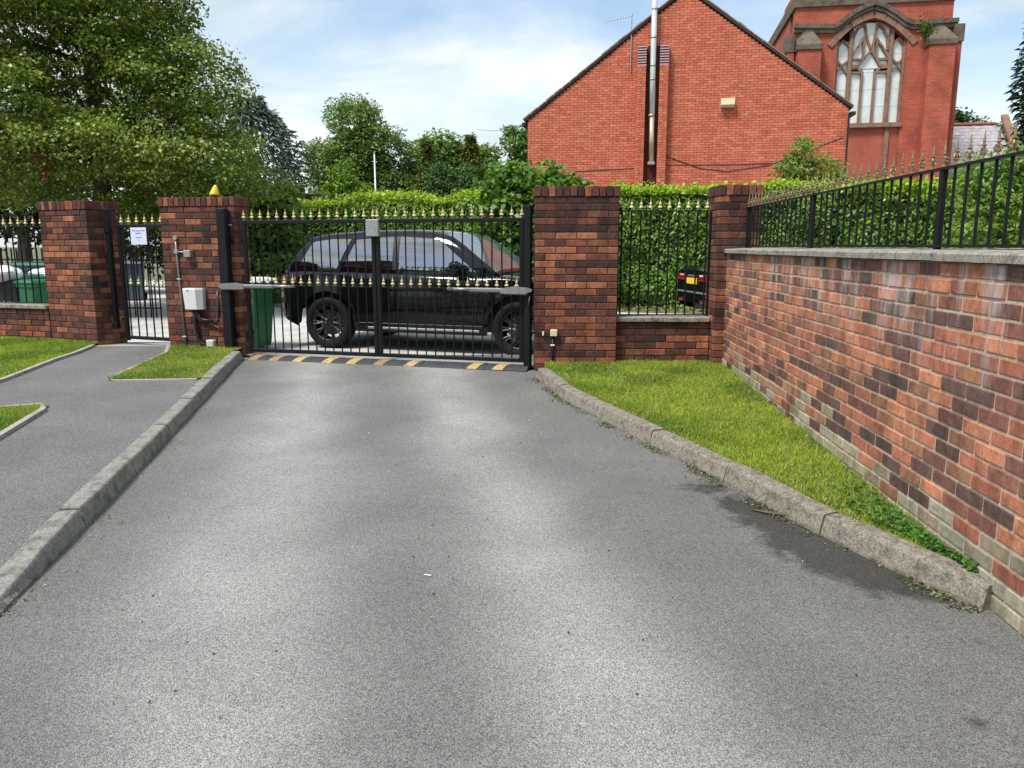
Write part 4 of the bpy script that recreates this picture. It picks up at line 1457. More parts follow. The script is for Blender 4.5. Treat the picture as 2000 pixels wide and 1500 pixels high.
    rimb = MB().lathe([(wr * .70, -.10), (wr * .71, .10), (wr * .67, .095), (wr * .64, .03), (wr * .64, -.09)], 36, Matrix.Rotation(R(90), 4, 'X'), False)
    rimb.lathe([(0.0, .045), (.055, .06), (.065, .05), (.065, -.02)], 20, Matrix.Rotation(R(90), 4, 'X'), False)
    rimm = rimb.mesh('rim', 'rim', True)
    sp = MB()
    for k in range(P['spokes']):
        for dd_ in (-0.10, 0.10):
            a = 2 * math.pi * k / P['spokes']
            m_ = Matrix.Rotation(a, 4, 'Y')
            pa, pb = m_ @ Vector((0.05, -0.050, dd_ * 0.10)), m_ @ Matrix.Rotation(dd_, 4, 'Y') @ Vector((wr * .665, -0.080, 0))
            sp.tube([pa, (pa + pb) / 2 + Vector((0, 0.012, 0)), pb], [0.016, 0.012, 0.013], 6)
    spm = sp.mesh('spokes', 'rim')
    disc = MB().lathe([(0.06, .0), (wr * .50, .0), (wr * .50, -.02), (.06, -.02)], 28, Matrix.Rotation(R(90), 4, 'X'), False).mesh('brake_disc', 'disc')
    for ax in axles:
        for sgn in (-1, 1):
            w_ = bpy.data.objects.new('wheel', tyre)
            w_ = put('wheel', rimm, t, (ax, sgn * (W - 0.125), wr), 0 if sgn < 0 else math.pi)
            put('tyre', tyre, w_)
            put('spokes', spm, w_)
            put('brake_disc', disc, w_)
    # lights, trim, mirrors
    for sgn in (-1, 1):
        for (nm, mat, pts, th_) in P['lamps']:
            b2 = MB()
            for (x, z) in pts:
                w = wid(x) * (1 - 0.030 * max(0, (z - 0.80) / 0.3) ** 1.5)
                b2.v += [(x, sgn * (w + 0.008), z), (x, sgn * (w - th_), z)]
            n_ = len(pts)
            b2.f.append(tuple(2 * i for i in range(n_)) if sgn < 0 else tuple(2 * i for i in range(n_ - 1, -1, -1)))
            for i in range(n_):
                j = (i + 1) % n_
                b2.f.append((2 * i, 2 * i + 1, 2 * j + 1, 2 * j))
            b2.build(nm, mat, t)
        mx, mz = P['mirror']
        b2 = MB()
        for k, (yy_, sx, sz, oz) in enumerate(((0.0, .05, .03, -.02), (.05, .09, .075, 0), (.14, .10, .085, .01), (.20, .06, .05, .01))):
            for q_ in range(10):
                a = 2 * math.pi * q_ / 10
                b2.v.append((mx + sx * math.cos(a), sgn * (cab_y(mx, mz) + 0.02 + yy_), mz + oz + sz * math.sin(a)))
        for k in range(3):
            for q_ in range(10):
                f = (k * 10 + q_, k * 10 + (q_ + 1) % 10, k * 10 + 10 + (q_ + 1) % 10, k * 10 + 10 + q_)
                b2.f.append(f if sgn > 0 else f[::-1])
        b2.f.append(tuple(range(30, 40)) if sgn > 0 else tuple(range(39, 29, -1)))
        b2.build('mirror', P['paint'], t, True)
        for xh in P['handles']:
            w = wid(xh)
            MB().bbox((xh, sgn * (w * .985 + 0.008), P['handle_z']), (0.21, 0.018, 0.026), 0.006).build('door_handle', P['paint'], t)
        for (xa, xb, z, h, mat) in P['strips']:
            MB().bbox(((xa + xb) / 2, sgn * (W * 0.985 + 0.006), z), (xb - xa, 0.03, h), 0.006).build('side_strip', mat, t)
        for xd in P['seams']:
            w = wid(xd)
            MB().box((xd, sgn * (w * 0.994 - 0.004), P['seam_z']), (0.007, 0.014, P['seam_h'])).build('door_seam', 'black_ink', t)
    for sgn in (-1, 1):
        MB().bbox((P['spoiler'][0], sgn * 0.0, P['spoiler'][1]), (0.30, P['spoiler'][2], 0.035), 0.012).build('spoiler', P['paint'], t) if sgn > 0 and P['spoiler'] else None
    MB().bbox((x0 + P['plate_in'], 0, P['plate_z']), (0.012, 0.52, 0.115), 0.003).build('number_plate', 'plate', t)
    return t


SUV = dict(wb=2.95, wr=0.375, W=0.985, arch=0.455, rear=-2.33, nose=2.42, paint='paint', spokes=10,
           bottom=[(-2.33, 0.52), (-2.22, 0.40), (-1.95, 0.29), (-1.0, 0.27), (1.0, 0.27), (2.0, 0.25), (2.35, 0.30), (2.42, 0.36)],
           top=[(-2.33, 1.04), (-2.27, 1.12), (-1.9, 1.135), (-0.4, 1.12), (0.8, 1.085), (1.2, 1.085), (1.7, 1.05), (2.1, 0.98), (2.34, 0.86), (2.42, 0.74)],
           plan=[(-2.33, 0.86), (-2.26, 0.915), (-2.1, 0.96), (-1.7, 0.99), (-1.2, 1.0), (-0.6, 0.99), (0.6, 0.985), (1.2, 0.995), (1.6, 0.99), (2.0, 0.95), (2.25, 0.88), (2.42, 0.72)],
           cabin=[(-2.22, 1.12), (-2.02, 1.42), (-1.86, 1.60), (-1.5, 1.66), (-0.9, 1.695), (-0.2, 1.70), (0.18, 1.68), (0.42, 1.62), (0.62, 1.50), (1.18, 1.09)],
           yb=0.915, tumble=0.29, belt=1.11, cx=-0.4,
           windows=[[(-1.98, 1.175), (-1.32, 1.165), (-1.12, 1.585), (-1.42, 1.585), (-1.76, 1.545)],
                    [(-1.22, 1.165), (-0.42, 1.15), (-0.44, 1.615), (-1.02, 1.60)],
                    [(-0.32, 1.15), (0.86, 1.125), (0.72, 1.235), (0.24, 1.60), (-0.34, 1.617)]],
           pillars=[[(-0.415, 1.15), (-0.325, 1.15), (-0.345, 1.617), (-0.435, 1.615)]],
           windscreen=(0.34, 1.13), rear_screen=(-2.12, -1.90),
           lamps=[('tail_light', 'red_lens', [(-2.315, 0.93), (-2.02, 0.955), (-1.99, 1.035), (-2.29, 1.045)], 0.05),
                  ('rear_reflector', 'red_lens', [(-2.315, 0.56), (-2.24, 0.555), (-2.24, 0.64), (-2.315, 0.65)], 0.03),
                  ('headlight', 'white_lens', [(2.02, 0.78), (2.34, 0.72), (2.35, 0.80), (2.05, 0.88)], 0.05)],
           mirror=(0.60, 1.20), handles=(-0.95, 0.12), handle_z=0.93,
           strips=[(-0.82, 0.92, 0.335, 0.028, 'chrome'), (-0.95, 0.98, 0.40, 0.014, 'trim')],
           seams=(-1.02, -0.38, 0.86), seam_z=0.74, seam_h=0.68, spoiler=(-1.90, 1.615, 1.22), plate_in=-0.008, plate_z=0.78)
srz = math.atan2(10.312 - 11.27, 0.083 + 2.706)
s_mid = Vector(((0.083 - 2.706) / 2, (10.312 + 11.27) / 2))
s_n = Vector((-math.sin(srz), math.cos(srz)))
s_c = s_mid + s_n * (0.985 - 0.02)
suv = car('parked_car', 'large glossy black four-wheel-drive car parked right behind the gate', 'car', (s_c.x, s_c.y, -0.131), srz, SUV)
# roof aerial fin
MB().prism([(-0.10, 0), (0.10, 0), (-0.06, 0.06), (-0.10, 0.06)], -0.02, 0.02).build('aerial_fin', 'paint', suv, loc=(-1.35, 0, 1.685))
SAL = dict(SUV)
SAL.update(wb=2.75, wr=0.325, W=0.90, arch=0.39, rear=-2.30, nose=2.25, paint='paint2', spokes=9,
           bottom=[(-2.30, 0.42), (-2.15, 0.30), (-1.8, 0.22), (1.8, 0.20), (2.25, 0.28)],
           top=[(-2.30, 1.00), (-2.22, 1.09), (-1.5, 1.08), (0.7, 0.98), (1.3, 0.95), (1.9, 0.82), (2.25, 0.62)],
           cabin=[(-1.75, 1.06), (-1.0, 1.38), (-0.3, 1.43), (0.2, 1.40), (1.1, 0.98)], belt=1.0, yb=0.82, tumble=0.30, cx=-0.3,
           windows=[[(-1.25, 1.06), (-0.35, 1.05), (-0.36, 1.36), (-0.95, 1.34)], [(-0.27, 1.05), (0.75, 1.03), (0.2, 1.34), (-0.28, 1.365)]], pillars=[],
           windscreen=(0.25, 1.02), rear_screen=(-1.70, -1.05),
           lamps=[('tail_light', 'red_lens', [(-2.295, 0.86), (-2.05, 0.87), (-2.05, 0.98), (-2.28, 0.99)], 0.38),
                  ('rear_reflector', 'red_lens', [(-2.29, 0.40), (-2.15, 0.40), (-2.15, 0.45), (-2.29, 0.45)], 0.2),
                  ('headlight', 'white_lens', [(1.9, 0.66), (2.2, 0.58), (2.2, 0.66), (1.9, 0.76)], 0.05)],
           mirror=(0.62, 1.05), handles=(-0.85, 0.15), handle_z=0.86, strips=[(-0.8, 0.8, 0.30, 0.03, 'trim')], seams=(-0.95, -0.32, 0.8), seam_z=0.65, seam_h=0.6,
           spoiler=None, plate_in=-0.012, plate_z=0.83)
c2 = Vector((3.62, 14.1))                      # its rear right corner
crz = R(8)
fx, fy = Vector((math.cos(crz), math.sin(crz))), Vector((-math.sin(crz), math.cos(crz)))
cc2 = c2 + fx * 2.25 + fy * 0.80
car2 = car('parked_car', 'dark saloon car with yellow plate, its tail showing beside the slim pillar', 'car', (cc2.x, cc2.y, -0.131), crz, SAL)
MB().bbox((-2.31, 0.0, 0.93), (0.02, 0.42, 0.025), 0.005).build('boot_handle', 'chrome', car2)
for sy in (-1, 1):
    MB().bbox((-2.306, sy * 0.56, 0.90), (0.035, 0.36, 0.12), 0.012).build('tail_light', 'red_lens', car2)
    MB().bbox((-2.312, sy * 0.50, 0.935), (0.035, 0.18, 0.03), 0.008).build('reversing_light', 'white_lens', car2)
    MB().bbox((-2.300, sy * 0.55, 0.46), (0.03, 0.22, 0.05), 0.008).build('rear_reflector', 'red_lens', car2)
MB().bbox((-2.305, 0.0, 0.62), (0.03, 1.5, 0.03), 0.008).build('bumper_edge', 'chrome', car2)


# ------------------------------------------------------------------ bins and bags
def bin_(label, loc, rz, mat, lidmat, w=0.48, d=0.55, h=0.98, group='wheeled bins', wheels=True, mark=None):
    t = thing('wheeled_bin', label, 'bin', loc, rz, group)
    b = MB()
    for z, k in ((0.03, 0.80), (0.10, 0.83), (h * 0.88, 0.99), (h * 0.885, 1.06), (h * 0.93, 1.07)):
        for sx, sy in ((-1, -1), (1, -1), (1, 1), (-1, 1)):
            b.v.append((sx * w / 2 * k, sy * d / 2 * k, z))
    for i in range(4):
        for k in range(4):
            b.f.append((i * 4 + k, i * 4 + (k + 1) % 4, i * 4 + 4 + (k + 1) % 4, i * 4 + 4 + k))
    b.f += [(3, 2, 1, 0), (16, 17, 18, 19)]
    b.build('body', mat, t)
    b = MB()
    for z, k in ((h * 0.935, 1.10), (h * 0.955, 1.12), (h * 0.985, 1.02), (h, 0.75)):
        for sx, sy in ((-1, -1), (1, -1), (1, 1), (-1, 1)):
            b.v.append((sx * w / 2 * k, sy * d / 2 * k, z))
    for i in range(3):
        for k in range(4):
            b.f.append((i * 4 + k, i * 4 + (k + 1) % 4, i * 4 + 4 + (k + 1) % 4, i * 4 + 4 + k))
    b.f += [(3, 2, 1, 0), (12, 13, 14, 15)]
    b.build('lid', lidmat, t)
    MB().tube([(-w * .35, d / 2 * 1.17, h * .93), (w * .35, d / 2 * 1.17, h * .93)], 0.014, 8).build('handle', mat, t)
    for sx in (-1, 1):
        MB().lathe([(.03, -.025), (.10, -.028), (.105, -.015), (.105, .015), (.10, .028), (.03, .025)], 18,
                   Matrix.Translation((sx * (w * .47), d / 2 * 0.86, 0.105)) @ Matrix.Rotation(R(90), 4, 'Y')).build('wheel', 'tyre', t)
    if mark:
        for (x, z, ww, hh) in mark:
            MB().box((x, -d / 2 * (0.83 + 0.16 * (z - .1) / (h * .88 - .1)) - 0.003, z), (ww, 0.004, hh)).build('printed_mark', 'white_plastic', t)
    return t


MK = [(-0.075, 0.62, 0.035, 0.045), (0.03, 0.62, 0.10, 0.038), (-0.065, 0.555, 0.03, 0.026), (0.035, 0.555, 0.115, 0.026)]
bin_('dark wheeled bin at the very left edge behind the railing', (-8.20, 12.35, -0.131), R(-14), 'black_bin', 'black_bin', 0.37, 0.50, mark=MK)
bin_('dark wheeled bin under the white bag, next to the green bin', (-7.76, 12.2, -0.131), R(-14), 'black_bin', 'black_bin', 0.37, 0.50, mark=MK)
bin_('bright green wheeled bin just left of the far left pillar', (-7.33, 12.05, -0.131), R(-24), 'bright_green_bin', 'bright_green_bin', 0.37, 0.50, mark=[(0.12, 0.6, 0.02, 0.03)])
bin_('tall dark green bin behind the row of bins at the left', (-8.1, 13.6, -0.131), R(-10), 'dark_green_bin', 'dark_green_bin', 0.95, 0.70, 1.22)
bin_('blue-grey wheeled bin seen through the narrow pedestrian gate', (-10.55, 21.6, -0.131), R(20), 'grey_bin', 'grey_bin', 0.56, 0.66, 1.06)
bin_('green wheeled bin behind the hinge side of the double gate', (-3.93, 11.25, -0.131), R(78), 'green_bin', 'white_plastic', 0.58, 0.72, 1.04)


def bag(label, loc, s, seed):
    b = MB()
    r_ = random.Random(seed)
    N, K = 10, 14
    for i in range(N + 1):
        ph = math.pi * i / N
        for k in range(K):
            a = 2 * math.pi * k / K
            w = 1 + 0.16 * math.sin(a * 3 + seed) * math.sin(ph * 2) + r_.uniform(-.07, .07)
            b.v.append((s[0] * w * math.sin(ph) * math.cos(a), s[1] * w * math.sin(ph) * math.sin(a), s[2] * (1 - math.cos(ph)) * (1 + r_.uniform(-.05, .05)) * 0.5))
    for i in range(N):
        for k in range(K):
            b.f.append((i * K + k, i * K + (k + 1) % K, (i + 1) * K + (k + 1) % K, (i + 1) * K + k))
    o = b.build('rubbish_bag', 'bag', None, False, loc)
    tag(o, label, 'bag', 'white rubbish bags')


bag('large white rubbish bag slumped over the front of the dark bins', (-7.86, 12.02, 0.80), (0.26, 0.22, 0.26), 1)
bag('white rubbish bag between the large bag and the bright green bin', (-7.42, 12.28, 0.84), (0.22, 0.18, 0.17), 4)
bag('white rubbish bag lying at the left end on the dark bin lids', (-8.40, 12.45, 0.85), (0.20, 0.18, 0.13), 9)


# ------------------------------------------------------------------ hedges
def hedge(label, A, B, depth, h, n, seed, dense_new=0.28, wav=0.10, leafL=0.105, base=-0.131):
    A, B = np.array(A), np.array(B)
    L = np.linalg.norm(B - A)
    d = (B - A) / L
    nb_ = np.array([-d[1], d[0]])
    if nb_[1] > 0:
        nb_ = -nb_                                # towards the camera
    t = thing('hedge', label, 'hedge', (A[0], A[1], base))
    r_ = np.random.default_rng(seed)
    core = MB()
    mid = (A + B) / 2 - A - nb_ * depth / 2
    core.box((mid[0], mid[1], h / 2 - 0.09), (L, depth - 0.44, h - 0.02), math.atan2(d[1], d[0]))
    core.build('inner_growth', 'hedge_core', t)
    nf = int(n * 0.72)
    s = r_.random(n) * L
    Q = np.column_stack([s, np.zeros(n)])
    bulge = (vnoise(np.column_stack([s * 0.9, r_.random(n) * 0 + seed]), 1.0, seed) - 0.5) * wav * 2
    zt = r_.random(n)
    P3 = np.empty((n, 3))
    N3 = np.empty((n, 3))
    topz = h + (vnoise(np.column_stack([s, s * 0 + 3]), 1.3, seed + 4) - 0.5) * 0.22
    # front face
    zf = zt[:nf] ** 0.9 * topz[:nf]
    bf = (vnoise(np.column_stack([s[:nf] * 1.6, zf * 1.8]), 1.0, seed + 9) - 0.5) * 0.30
    dep = np.abs(r_.normal(size=nf)) * 0.10
    rnd_top = np.clip((zf - topz[:nf] + 0.30) / 0.30, 0, 1) ** 2 * 0.22
    off = -dep + bf + bulge[:nf] - rnd_top
    P3[:nf, 0] = d[0] * s[:nf] + nb_[0] * off
    P3[:nf, 1] = d[1] * s[:nf] + nb_[1] * off
    P3[:nf, 2] = zf
    N3[:nf] = np.column_stack([np.full(nf, nb_[0]), np.full(nf, nb_[1]), np.full(nf, 0.45)]) + r_.normal(size=(nf, 3)) * 0.5
    # top
    nt = n - nf
    w = -r_.random(nt) * depth
    P3[nf:, 0] = d[0] * s[nf:] + nb_[0] * w
    P3[nf:, 1] = d[1] * s[nf:] + nb_[1] * w
    P3[nf:, 2] = topz[nf:] + r_.normal(size=nt) * 0.06 + (r_.random(nt) < 0.05) * r_.random(nt) * 0.14
    N3[nf:] = np.array([nb_[0] * 0.5, nb_[1] * 0.5, 0.8]) + r_.normal(size=(nt, 3)) * 0.55
    ax = np.column_stack([r_.normal(size=n) * 0.6 + nb_[0] * 0.3, r_.normal(size=n) * 0.3 + nb_[1] * 0.3, np.where(np.arange(n) < nf, -0.5, 0.5)])
    V = leaf_quads(P3, N3, leafL, leafL * 0.46, ax)
    old0, old1, new = np.array([0.050, 0.130, 0.012]), np.array([0.165, 0.320, 0.030]), np.array([0.30, 0.45, 0.018])
    k = r_.random((n, 1))
    c = old0 * (1 - k) + old1 * k
    up = np.clip((P3[:, 2] - topz + dense_new) / dense_new, 0, 1)
    isnew = r_.random(n) < up * 0.9 + 0.05 * vnoise(P3[:, [0, 2]], 2.0, seed + 1)
    c[isnew] = new * r_.uniform(0.6, 1.25, (isnew.sum(), 1))
    quads('foliage', V, c, 'laurel', t)
    return t


HD = (Vector((3.64, 18.25)) - Vector((-6.61, 21.2))).normalized()
hp = lambda s: tuple(Vector((-6.61, 21.2)) + HD * s)
hedge('clipped laurel hedge behind the double gate with bright new growth on top', hp(-1.2), hp(9.1), 1.1, 2.66, 30000, 3)
hedge('clipped laurel hedge behind the low railed wall right of the gate', hp(9.25), hp(14.2), 1.1, 2.78, 16000, 5)
hedge('clipped laurel hedge seen through the railing on the long wall', hp(14.3), hp(22.0), 1.1, 2.72, 24000, 8, 0.30, 0.10, 0.12)
# strip of litter and weeds at the hedge foot
a_, b_ = Vector(hp(-3)), Vector(hp(22))
hn = Vector((-HD.y, HD.x))
if hn.y > 0:
    hn = -hn
structure(MB().add([(*(a_ + hn * 0.95), -0.120), (*(b_ + hn * 0.95), -0.120), (*(b_ - hn * 2), -0.120), (*(a_ - hn * 2), -0.120)], [(0, 1, 2, 3)]).build('verge', 'litter'))
n = 5000
s_ = nrg.random(n) * 20 - 1
w_ = np.abs(nrg.normal(size=n)) * 0.35
P3 = np.column_stack([a_.x + HD.x * (s_ + 3) + hn.x * (0.1 + w_), a_.y + HD.y * (s_ + 3) + hn.y * (0.1 + w_), -0.118 + nrg.random(n) * 0.10 * np.exp(-w_ * 3)])
cc = np.where(nrg.random((n, 1)) < 0.5, np.array([[0.10, 0.16, 0.03]]), np.array([[0.36, 0.30, 0.16]])) * nrg.uniform(0.5, 1.3, (n, 1))
o = quads('hedge_foot_weeds', leaf_quads(P3, nrg.normal(size=(n, 3)) * 0.6 + np.array([0, -.3, 1]), 0.09, 0.05), cc, 'grass')
tag(o, 'weeds and fallen leaves along the foot of the laurel hedges', 'weeds')
stuff(o)
# low rail fence in front of the hedge
a2, b2_ = Vector(hp(-0.6)) + hn * 0.42, Vector(hp(9.6)) + hn * 0.42
t = thing('bar_fence', 'thin low bar fence in front of the hedge behind the black car', 'fence', (a2.x, a2.y, -0.131), math.atan2((b2_ - a2).y, (b2_ - a2).x))
FLN = (b2_ - a2).length
MB().box((FLN / 2, 0, 1.28), (FLN, 0.035, 0.022)).build('top_rail', 'galv', t)
MB().box((FLN / 2, 0, 0.30), (FLN, 0.03, 0.02)).build('lower_rail', 'iron', t)
bar = MB().box((0, 0, 0.68), (0.012, 0.012, 1.36)).mesh('bar', 'iron')
k = 0.0
while k < FLN:
    put('bar', bar, t, (k, 0, 0))
    k += 0.13
t = thing('bar_fence', 'black bar fence beyond the bins under the big tree', 'fence', (-14.5, 17.2, -0.131), R(-8), None)
for z in (0.2, 1.2):
    MB().box((3.6, 0, z), (7.2, 0.04, 0.03)).build('rail', 'iron', t)
bar = MB().box((0, 0, 0.72), (0.022, 0.022, 1.44)).mesh('bar', 'iron')
for k in range(60):
    put('bar', bar, t, (0.12 * k, 0, 0))


# ------------------------------------------------------------------ trees
def crown(lobes, clusters, per, sigma, seed, shell=0.5, flat=0.7):
    r_ = np.random.default_rng(seed)
    lob = np.array(lobes, float)
    vol = lob[:, 3] * lob[:, 4] * lob[:, 5]
    cnt = np.maximum(3, (clusters * vol ** 0.75 / np.sum(vol ** 0.75))).astype(int)
    cen, out = [], []
    for l, k in zip(lob, cnt):
        u = unit(r_.normal(size=(k, 3)))
        rr = (shell + (1 - shell) * r_.random((k, 1)) ** 0.6)
        # lumpy outline
        lump = 1 + 0.22 * (vnoise(np.column_stack([np.arctan2(u[:, 1], u[:, 0]) * 1.6 + seed, u[:, 2] * 2.2]), 1.3, seed)[:, None] - 0.5) * 2
        cen.append(l[:3] + u * rr * lump * l[3:6])
        out.append(u)
    cen, out = np.vstack(cen), np.vstack(out)
    # every cluster is a small rounded spray, fuller on its upper side
    u = unit(r_.normal(size=(len(cen) * per, 3)))
    u[:, 2] = np.where(r_.random(len(u)) < 0.72, np.abs(u[:, 2]), u[:, 2])
    size = np.repeat(r_.uniform(0.65, 1.5, (len(cen), 1)), per, 0)
    P3 = np.repeat(cen, per, 0) + u * size * sigma * 2.0 * (0.45 + 0.55 * r_.random((len(u), 1))) * np.array([1.15, 1.15, flat])
    O3 = unit(np.repeat(out, per, 0) * 0.6 + u)
    return cen, P3, O3, r_


def tree(name, label, trunk, lobes, clusters, per, sigma, leafL, leafW, cols, seed, r0=0.22, shell=0.5, mat='leaf', limbs=12, droop=-0.15, group=None, topcol=0.5, lift=0.35):
    """trunk: (x, y, z0, z1); lobes: (x, y, z, rx, ry, rz)"""
    t = thing(name, label, 'tree', (trunk[0], trunk[1], trunk[2]), 0, group)
    o = np.array([trunk[0], trunk[1], trunk[2]])
    cen, P3, O3, r_ = crown(lobes, clusters, per, sigma, seed, shell)
    n = len(P3)
    N3 = O3 * 0.6 + np.array([0, -0.1, 0.55]) + r_.normal(size=(n, 3)) * 0.6
    ax = O3 * 0.6 + r_.normal(size=(n, 3)) * 0.7 + np.array([0, 0, droop])
    V = leaf_quads(P3 - o, N3, leafL, leafW, ax)
    k = np.repeat(r_.random(len(cen)), per)
    k = np.clip(k * 0.6 + r_.random(n) * 0.5 + O3[:, 2] * 0.12, 0, 1)[:, None]  # upward-facing leaves get a lighter colour, imitating light on the crown
    c = np.array(cols[0]) * (1 - k) + np.array(cols[1]) * k
    if len(cols) > 2:
        s = r_.random(n) < 0.08 + 0.22 * np.repeat(r_.random(len(cen)), per)
        c[s] = np.array(cols[2])
    c *= r_.uniform(0.75, 1.2, (n, 1))
    quads('crown', V, c, mat, t)
    rt = random.Random(seed)
    b = MB()
    H = trunk[3] - trunk[2]
    pts = [Vector((0, 0, -0.2))] + [Vector((rt.uniform(-.05, .05) * H * .3, rt.uniform(-.05, .05) * H * .3, H * k_ / 5)) for k_ in range(1, 6)]
    b.tube(pts, [r0 * 1.25, r0, r0 * .85, r0 * .7, r0 * .5, r0 * .25], 10)
    b.build('trunk', 'bark', t, True)
    lm = MB()
    idx = r_.choice(len(cen), min(limbs, len(cen)), replace=False)
    for i in idx:
        e = Vector(cen[i] - o)
        s0 = pts[rt.randint(2, 4)].lerp(pts[5], rt.random() * 0.4)
        m_ = s0.lerp(e, 0.5) + Vector((0, 0, lift * (e - s0).length * 0.25))
        lm.tube([s0, m_, e], [r0 * .34, r0 * .2, 0.015], 6)
        for q_ in range(2):
            j = r_.integers(len(cen))
            e2 = Vector(cen[j] - o)
            if (e2 - m_).length < 2.2:
                lm.tube([m_, e2], [r0 * .14, 0.01], 5)
    lm.build('limbs', 'bark', t, True)
    return t


def conifer(name, label, x, y, z0, z1, rad, n, col_, seed, leafL=0.2, droop=0.5, power=1.0, rough=0.25, group=None):
    t = thing(name, label, 'tree', (x, y, z0), 0, group)
    r_ = np.random.default_rng(seed)
    H = z1 - z0
    tiers = max(10, int(H * 3.2))
    h = np.floor(r_.random(n) ** 0.8 * tiers) / tiers + r_.random(n) / tiers * 0.55
    a = r_.random(n) * 2 * np.pi
    lobe = vnoise(np.column_stack([a * 1.3 + seed, h * 9]), 1.0, seed)
    rr = rad * (1 - h) ** power * (0.55 + rough * 2 * lobe) * (0.35 + 0.65 * r_.random(n) ** 0.5)
    P3 = np.column_stack([np.cos(a) * rr, np.sin(a) * rr, h * H - rr * droop * 0.5 + r_.normal(size=n) * 0.05])
    O3 = np.column_stack([np.cos(a), np.sin(a), np.full(n, -droop)])
    N3 = np.column_stack([np.cos(a) * 0.5, np.sin(a) * 0.5, np.full(n, 0.8)]) + r_.normal(size=(n, 3)) * 0.5
    V = leaf_quads(P3, N3, leafL, leafL * 0.34, O3 + r_.normal(size=(n, 3)) * 0.3)
    k = r_.random((n, 1))
    c = np.array(col_[0]) * (1 - k) + np.array(col_[1]) * k
    quads('crown', V, c, 'needle', t)
    MB().tube([(0, 0, -0.1), (0, 0, H * 0.97)], [max(0.07, rad * .10), 0.02], 8).build('trunk', 'bark', t, True)
    return t


LIME = [(0.042, 0.094, 0.011), (0.175, 0.262, 0.026), (0.42, 0.45, 0.095)]
lime = tree('lime_tree', 'huge spreading lime tree with pale bracts filling the upper left', (-8.9, 17.2, -0.13, 8.2),
     [(-9.0, 16.6, 7.2, 2.3, 2.2, 1.9), (-7.7, 16.2, 6.0, 1.25, 1.5, 1.0), (-6.55, 16.2, 4.55, 1.05, 1.3, 0.75), (-7.4, 16.4, 5.0, 1.1, 1.3, 0.8),
      (-7.1, 15.9, 3.35, 1.35, 1.4, 0.85), (-5.85, 16.0, 3.05, 0.66, 1.0, 0.66), (-6.05, 16.6, 2.45, 0.75, 0.9, 0.45), (-10.0, 15.7, 4.1, 1.6, 1.5, 0.9), (-8.5, 15.8, 3.25, 1.3, 1.3, 0.72),
      (-10.7, 15.4, 2.7, 1.2, 1.2, 0.9), (-10.6, 16.2, 6.0, 1.7, 1.6, 1.2), (-8.4, 17.8, 2.4, 2.6, 1.3, 0.8), (-11.5, 17.5, 4.2, 1.6, 1.5, 2.2), (-9.2, 18.5, 4.6, 2.4, 1.3, 1.6), (-7.0, 18.0, 2.6, 1.8, 1.0, 0.9)],
     2400, 64, 0.165, 0.080, 0.056, LIME, 21, 0.20, 0.5, limbs=34)
for (x, y, z, s) in ((-8.85, 15.1, 2.95, 1), (-10.75, 14.7, 2.85, 2), (-10.2, 14.9, 2.55, 3)):
    n = 160
    P3 = np.array([x, y, z]) + nrg.normal(size=(n, 3)) * np.array([.10, .10, .20])
    o = quads('dead_leaves', leaf_quads(P3 - np.array(lime.location), nrg.normal(size=(n, 3)), 0.10, 0.05, np.array([[0, 0, -1.0]])), np.tile(np.array([[0.17, 0.055, 0.022]]), (n, 1)) * nrg.uniform(.5, 1.3, (n, 1)), 'leaf', lime)
conifer('cedar_tree', 'blue-green cedar with feathery drooping branches right of the lime tree', -10.1, 31, -0.1, 7.1, 3.3, 7500, [(0.055, 0.095, 0.072), (0.15, 0.20, 0.15)], 5, 0.30, 0.35, 0.62, 0.62)
ASH = [(0.060, 0.125, 0.020), (0.185, 0.285, 0.050)]
tree('ash_tree', 'tallest round-topped tree on the skyline in the middle distance', (-8.6, 45, -0.1, 8.4),
     [(-8.9, 45, 8.3, 1.35, 1.5, 1.25), (-10.4, 45, 6.1, 1.25, 1.4, 1.0), (-7.5, 45, 7.0, 1.35, 1.5, 1.05), (-8.9, 45.3, 6.2, 1.9, 1.7, 1.3), (-7.3, 45.6, 4.7, 2.0, 1.7, 1.3), (-10.9, 45.5, 4.4, 1.2, 1.3, 1.0), (-9.3, 46, 3.8, 2.2, 1.6, 1.4)],
     1300, 26, 0.22, 0.20, 0.10, ASH, 31, 0.22, 0.5, limbs=16)
tree('broadleaf_tree', 'dense mid-green tree just right of the tallest skyline tree', (-5.0, 47, -0.1, 6.5),
     [(-5.3, 47, 6.2, 1.35, 1.5, 1.35), (-4.2, 47, 6.6, 1.15, 1.4, 1.2), (-5.2, 47.5, 4.2, 1.9, 1.6, 1.6), (-3.9, 47.2, 4.6, 1.4, 1.4, 1.4)],
     620, 22, 0.22, 0.24, 0.14, [(0.060, 0.130, 0.018), (0.175, 0.280, 0.042)], 33, 0.2, 0.5, limbs=10)
tree('broadleaf_tree', 'rounded green tree between the two brown-tipped conifers on the skyline', (-2.5, 47.5, -0.1, 6.2),
     [(-3.0, 47.5, 6.2, 1.1, 1.4, 1.0), (-1.9, 47.5, 6.0, 1.1, 1.4, 1.1), (-2.4, 48, 4.2, 1.8, 1.5, 1.5), (-1.0, 48, 4.6, 0.9, 1.2, 1.1)],
     560, 22, 0.22, 0.24, 0.14, [(0.056, 0.124, 0.018), (0.170, 0.270, 0.042)], 35, 0.2, 0.5, limbs=10)
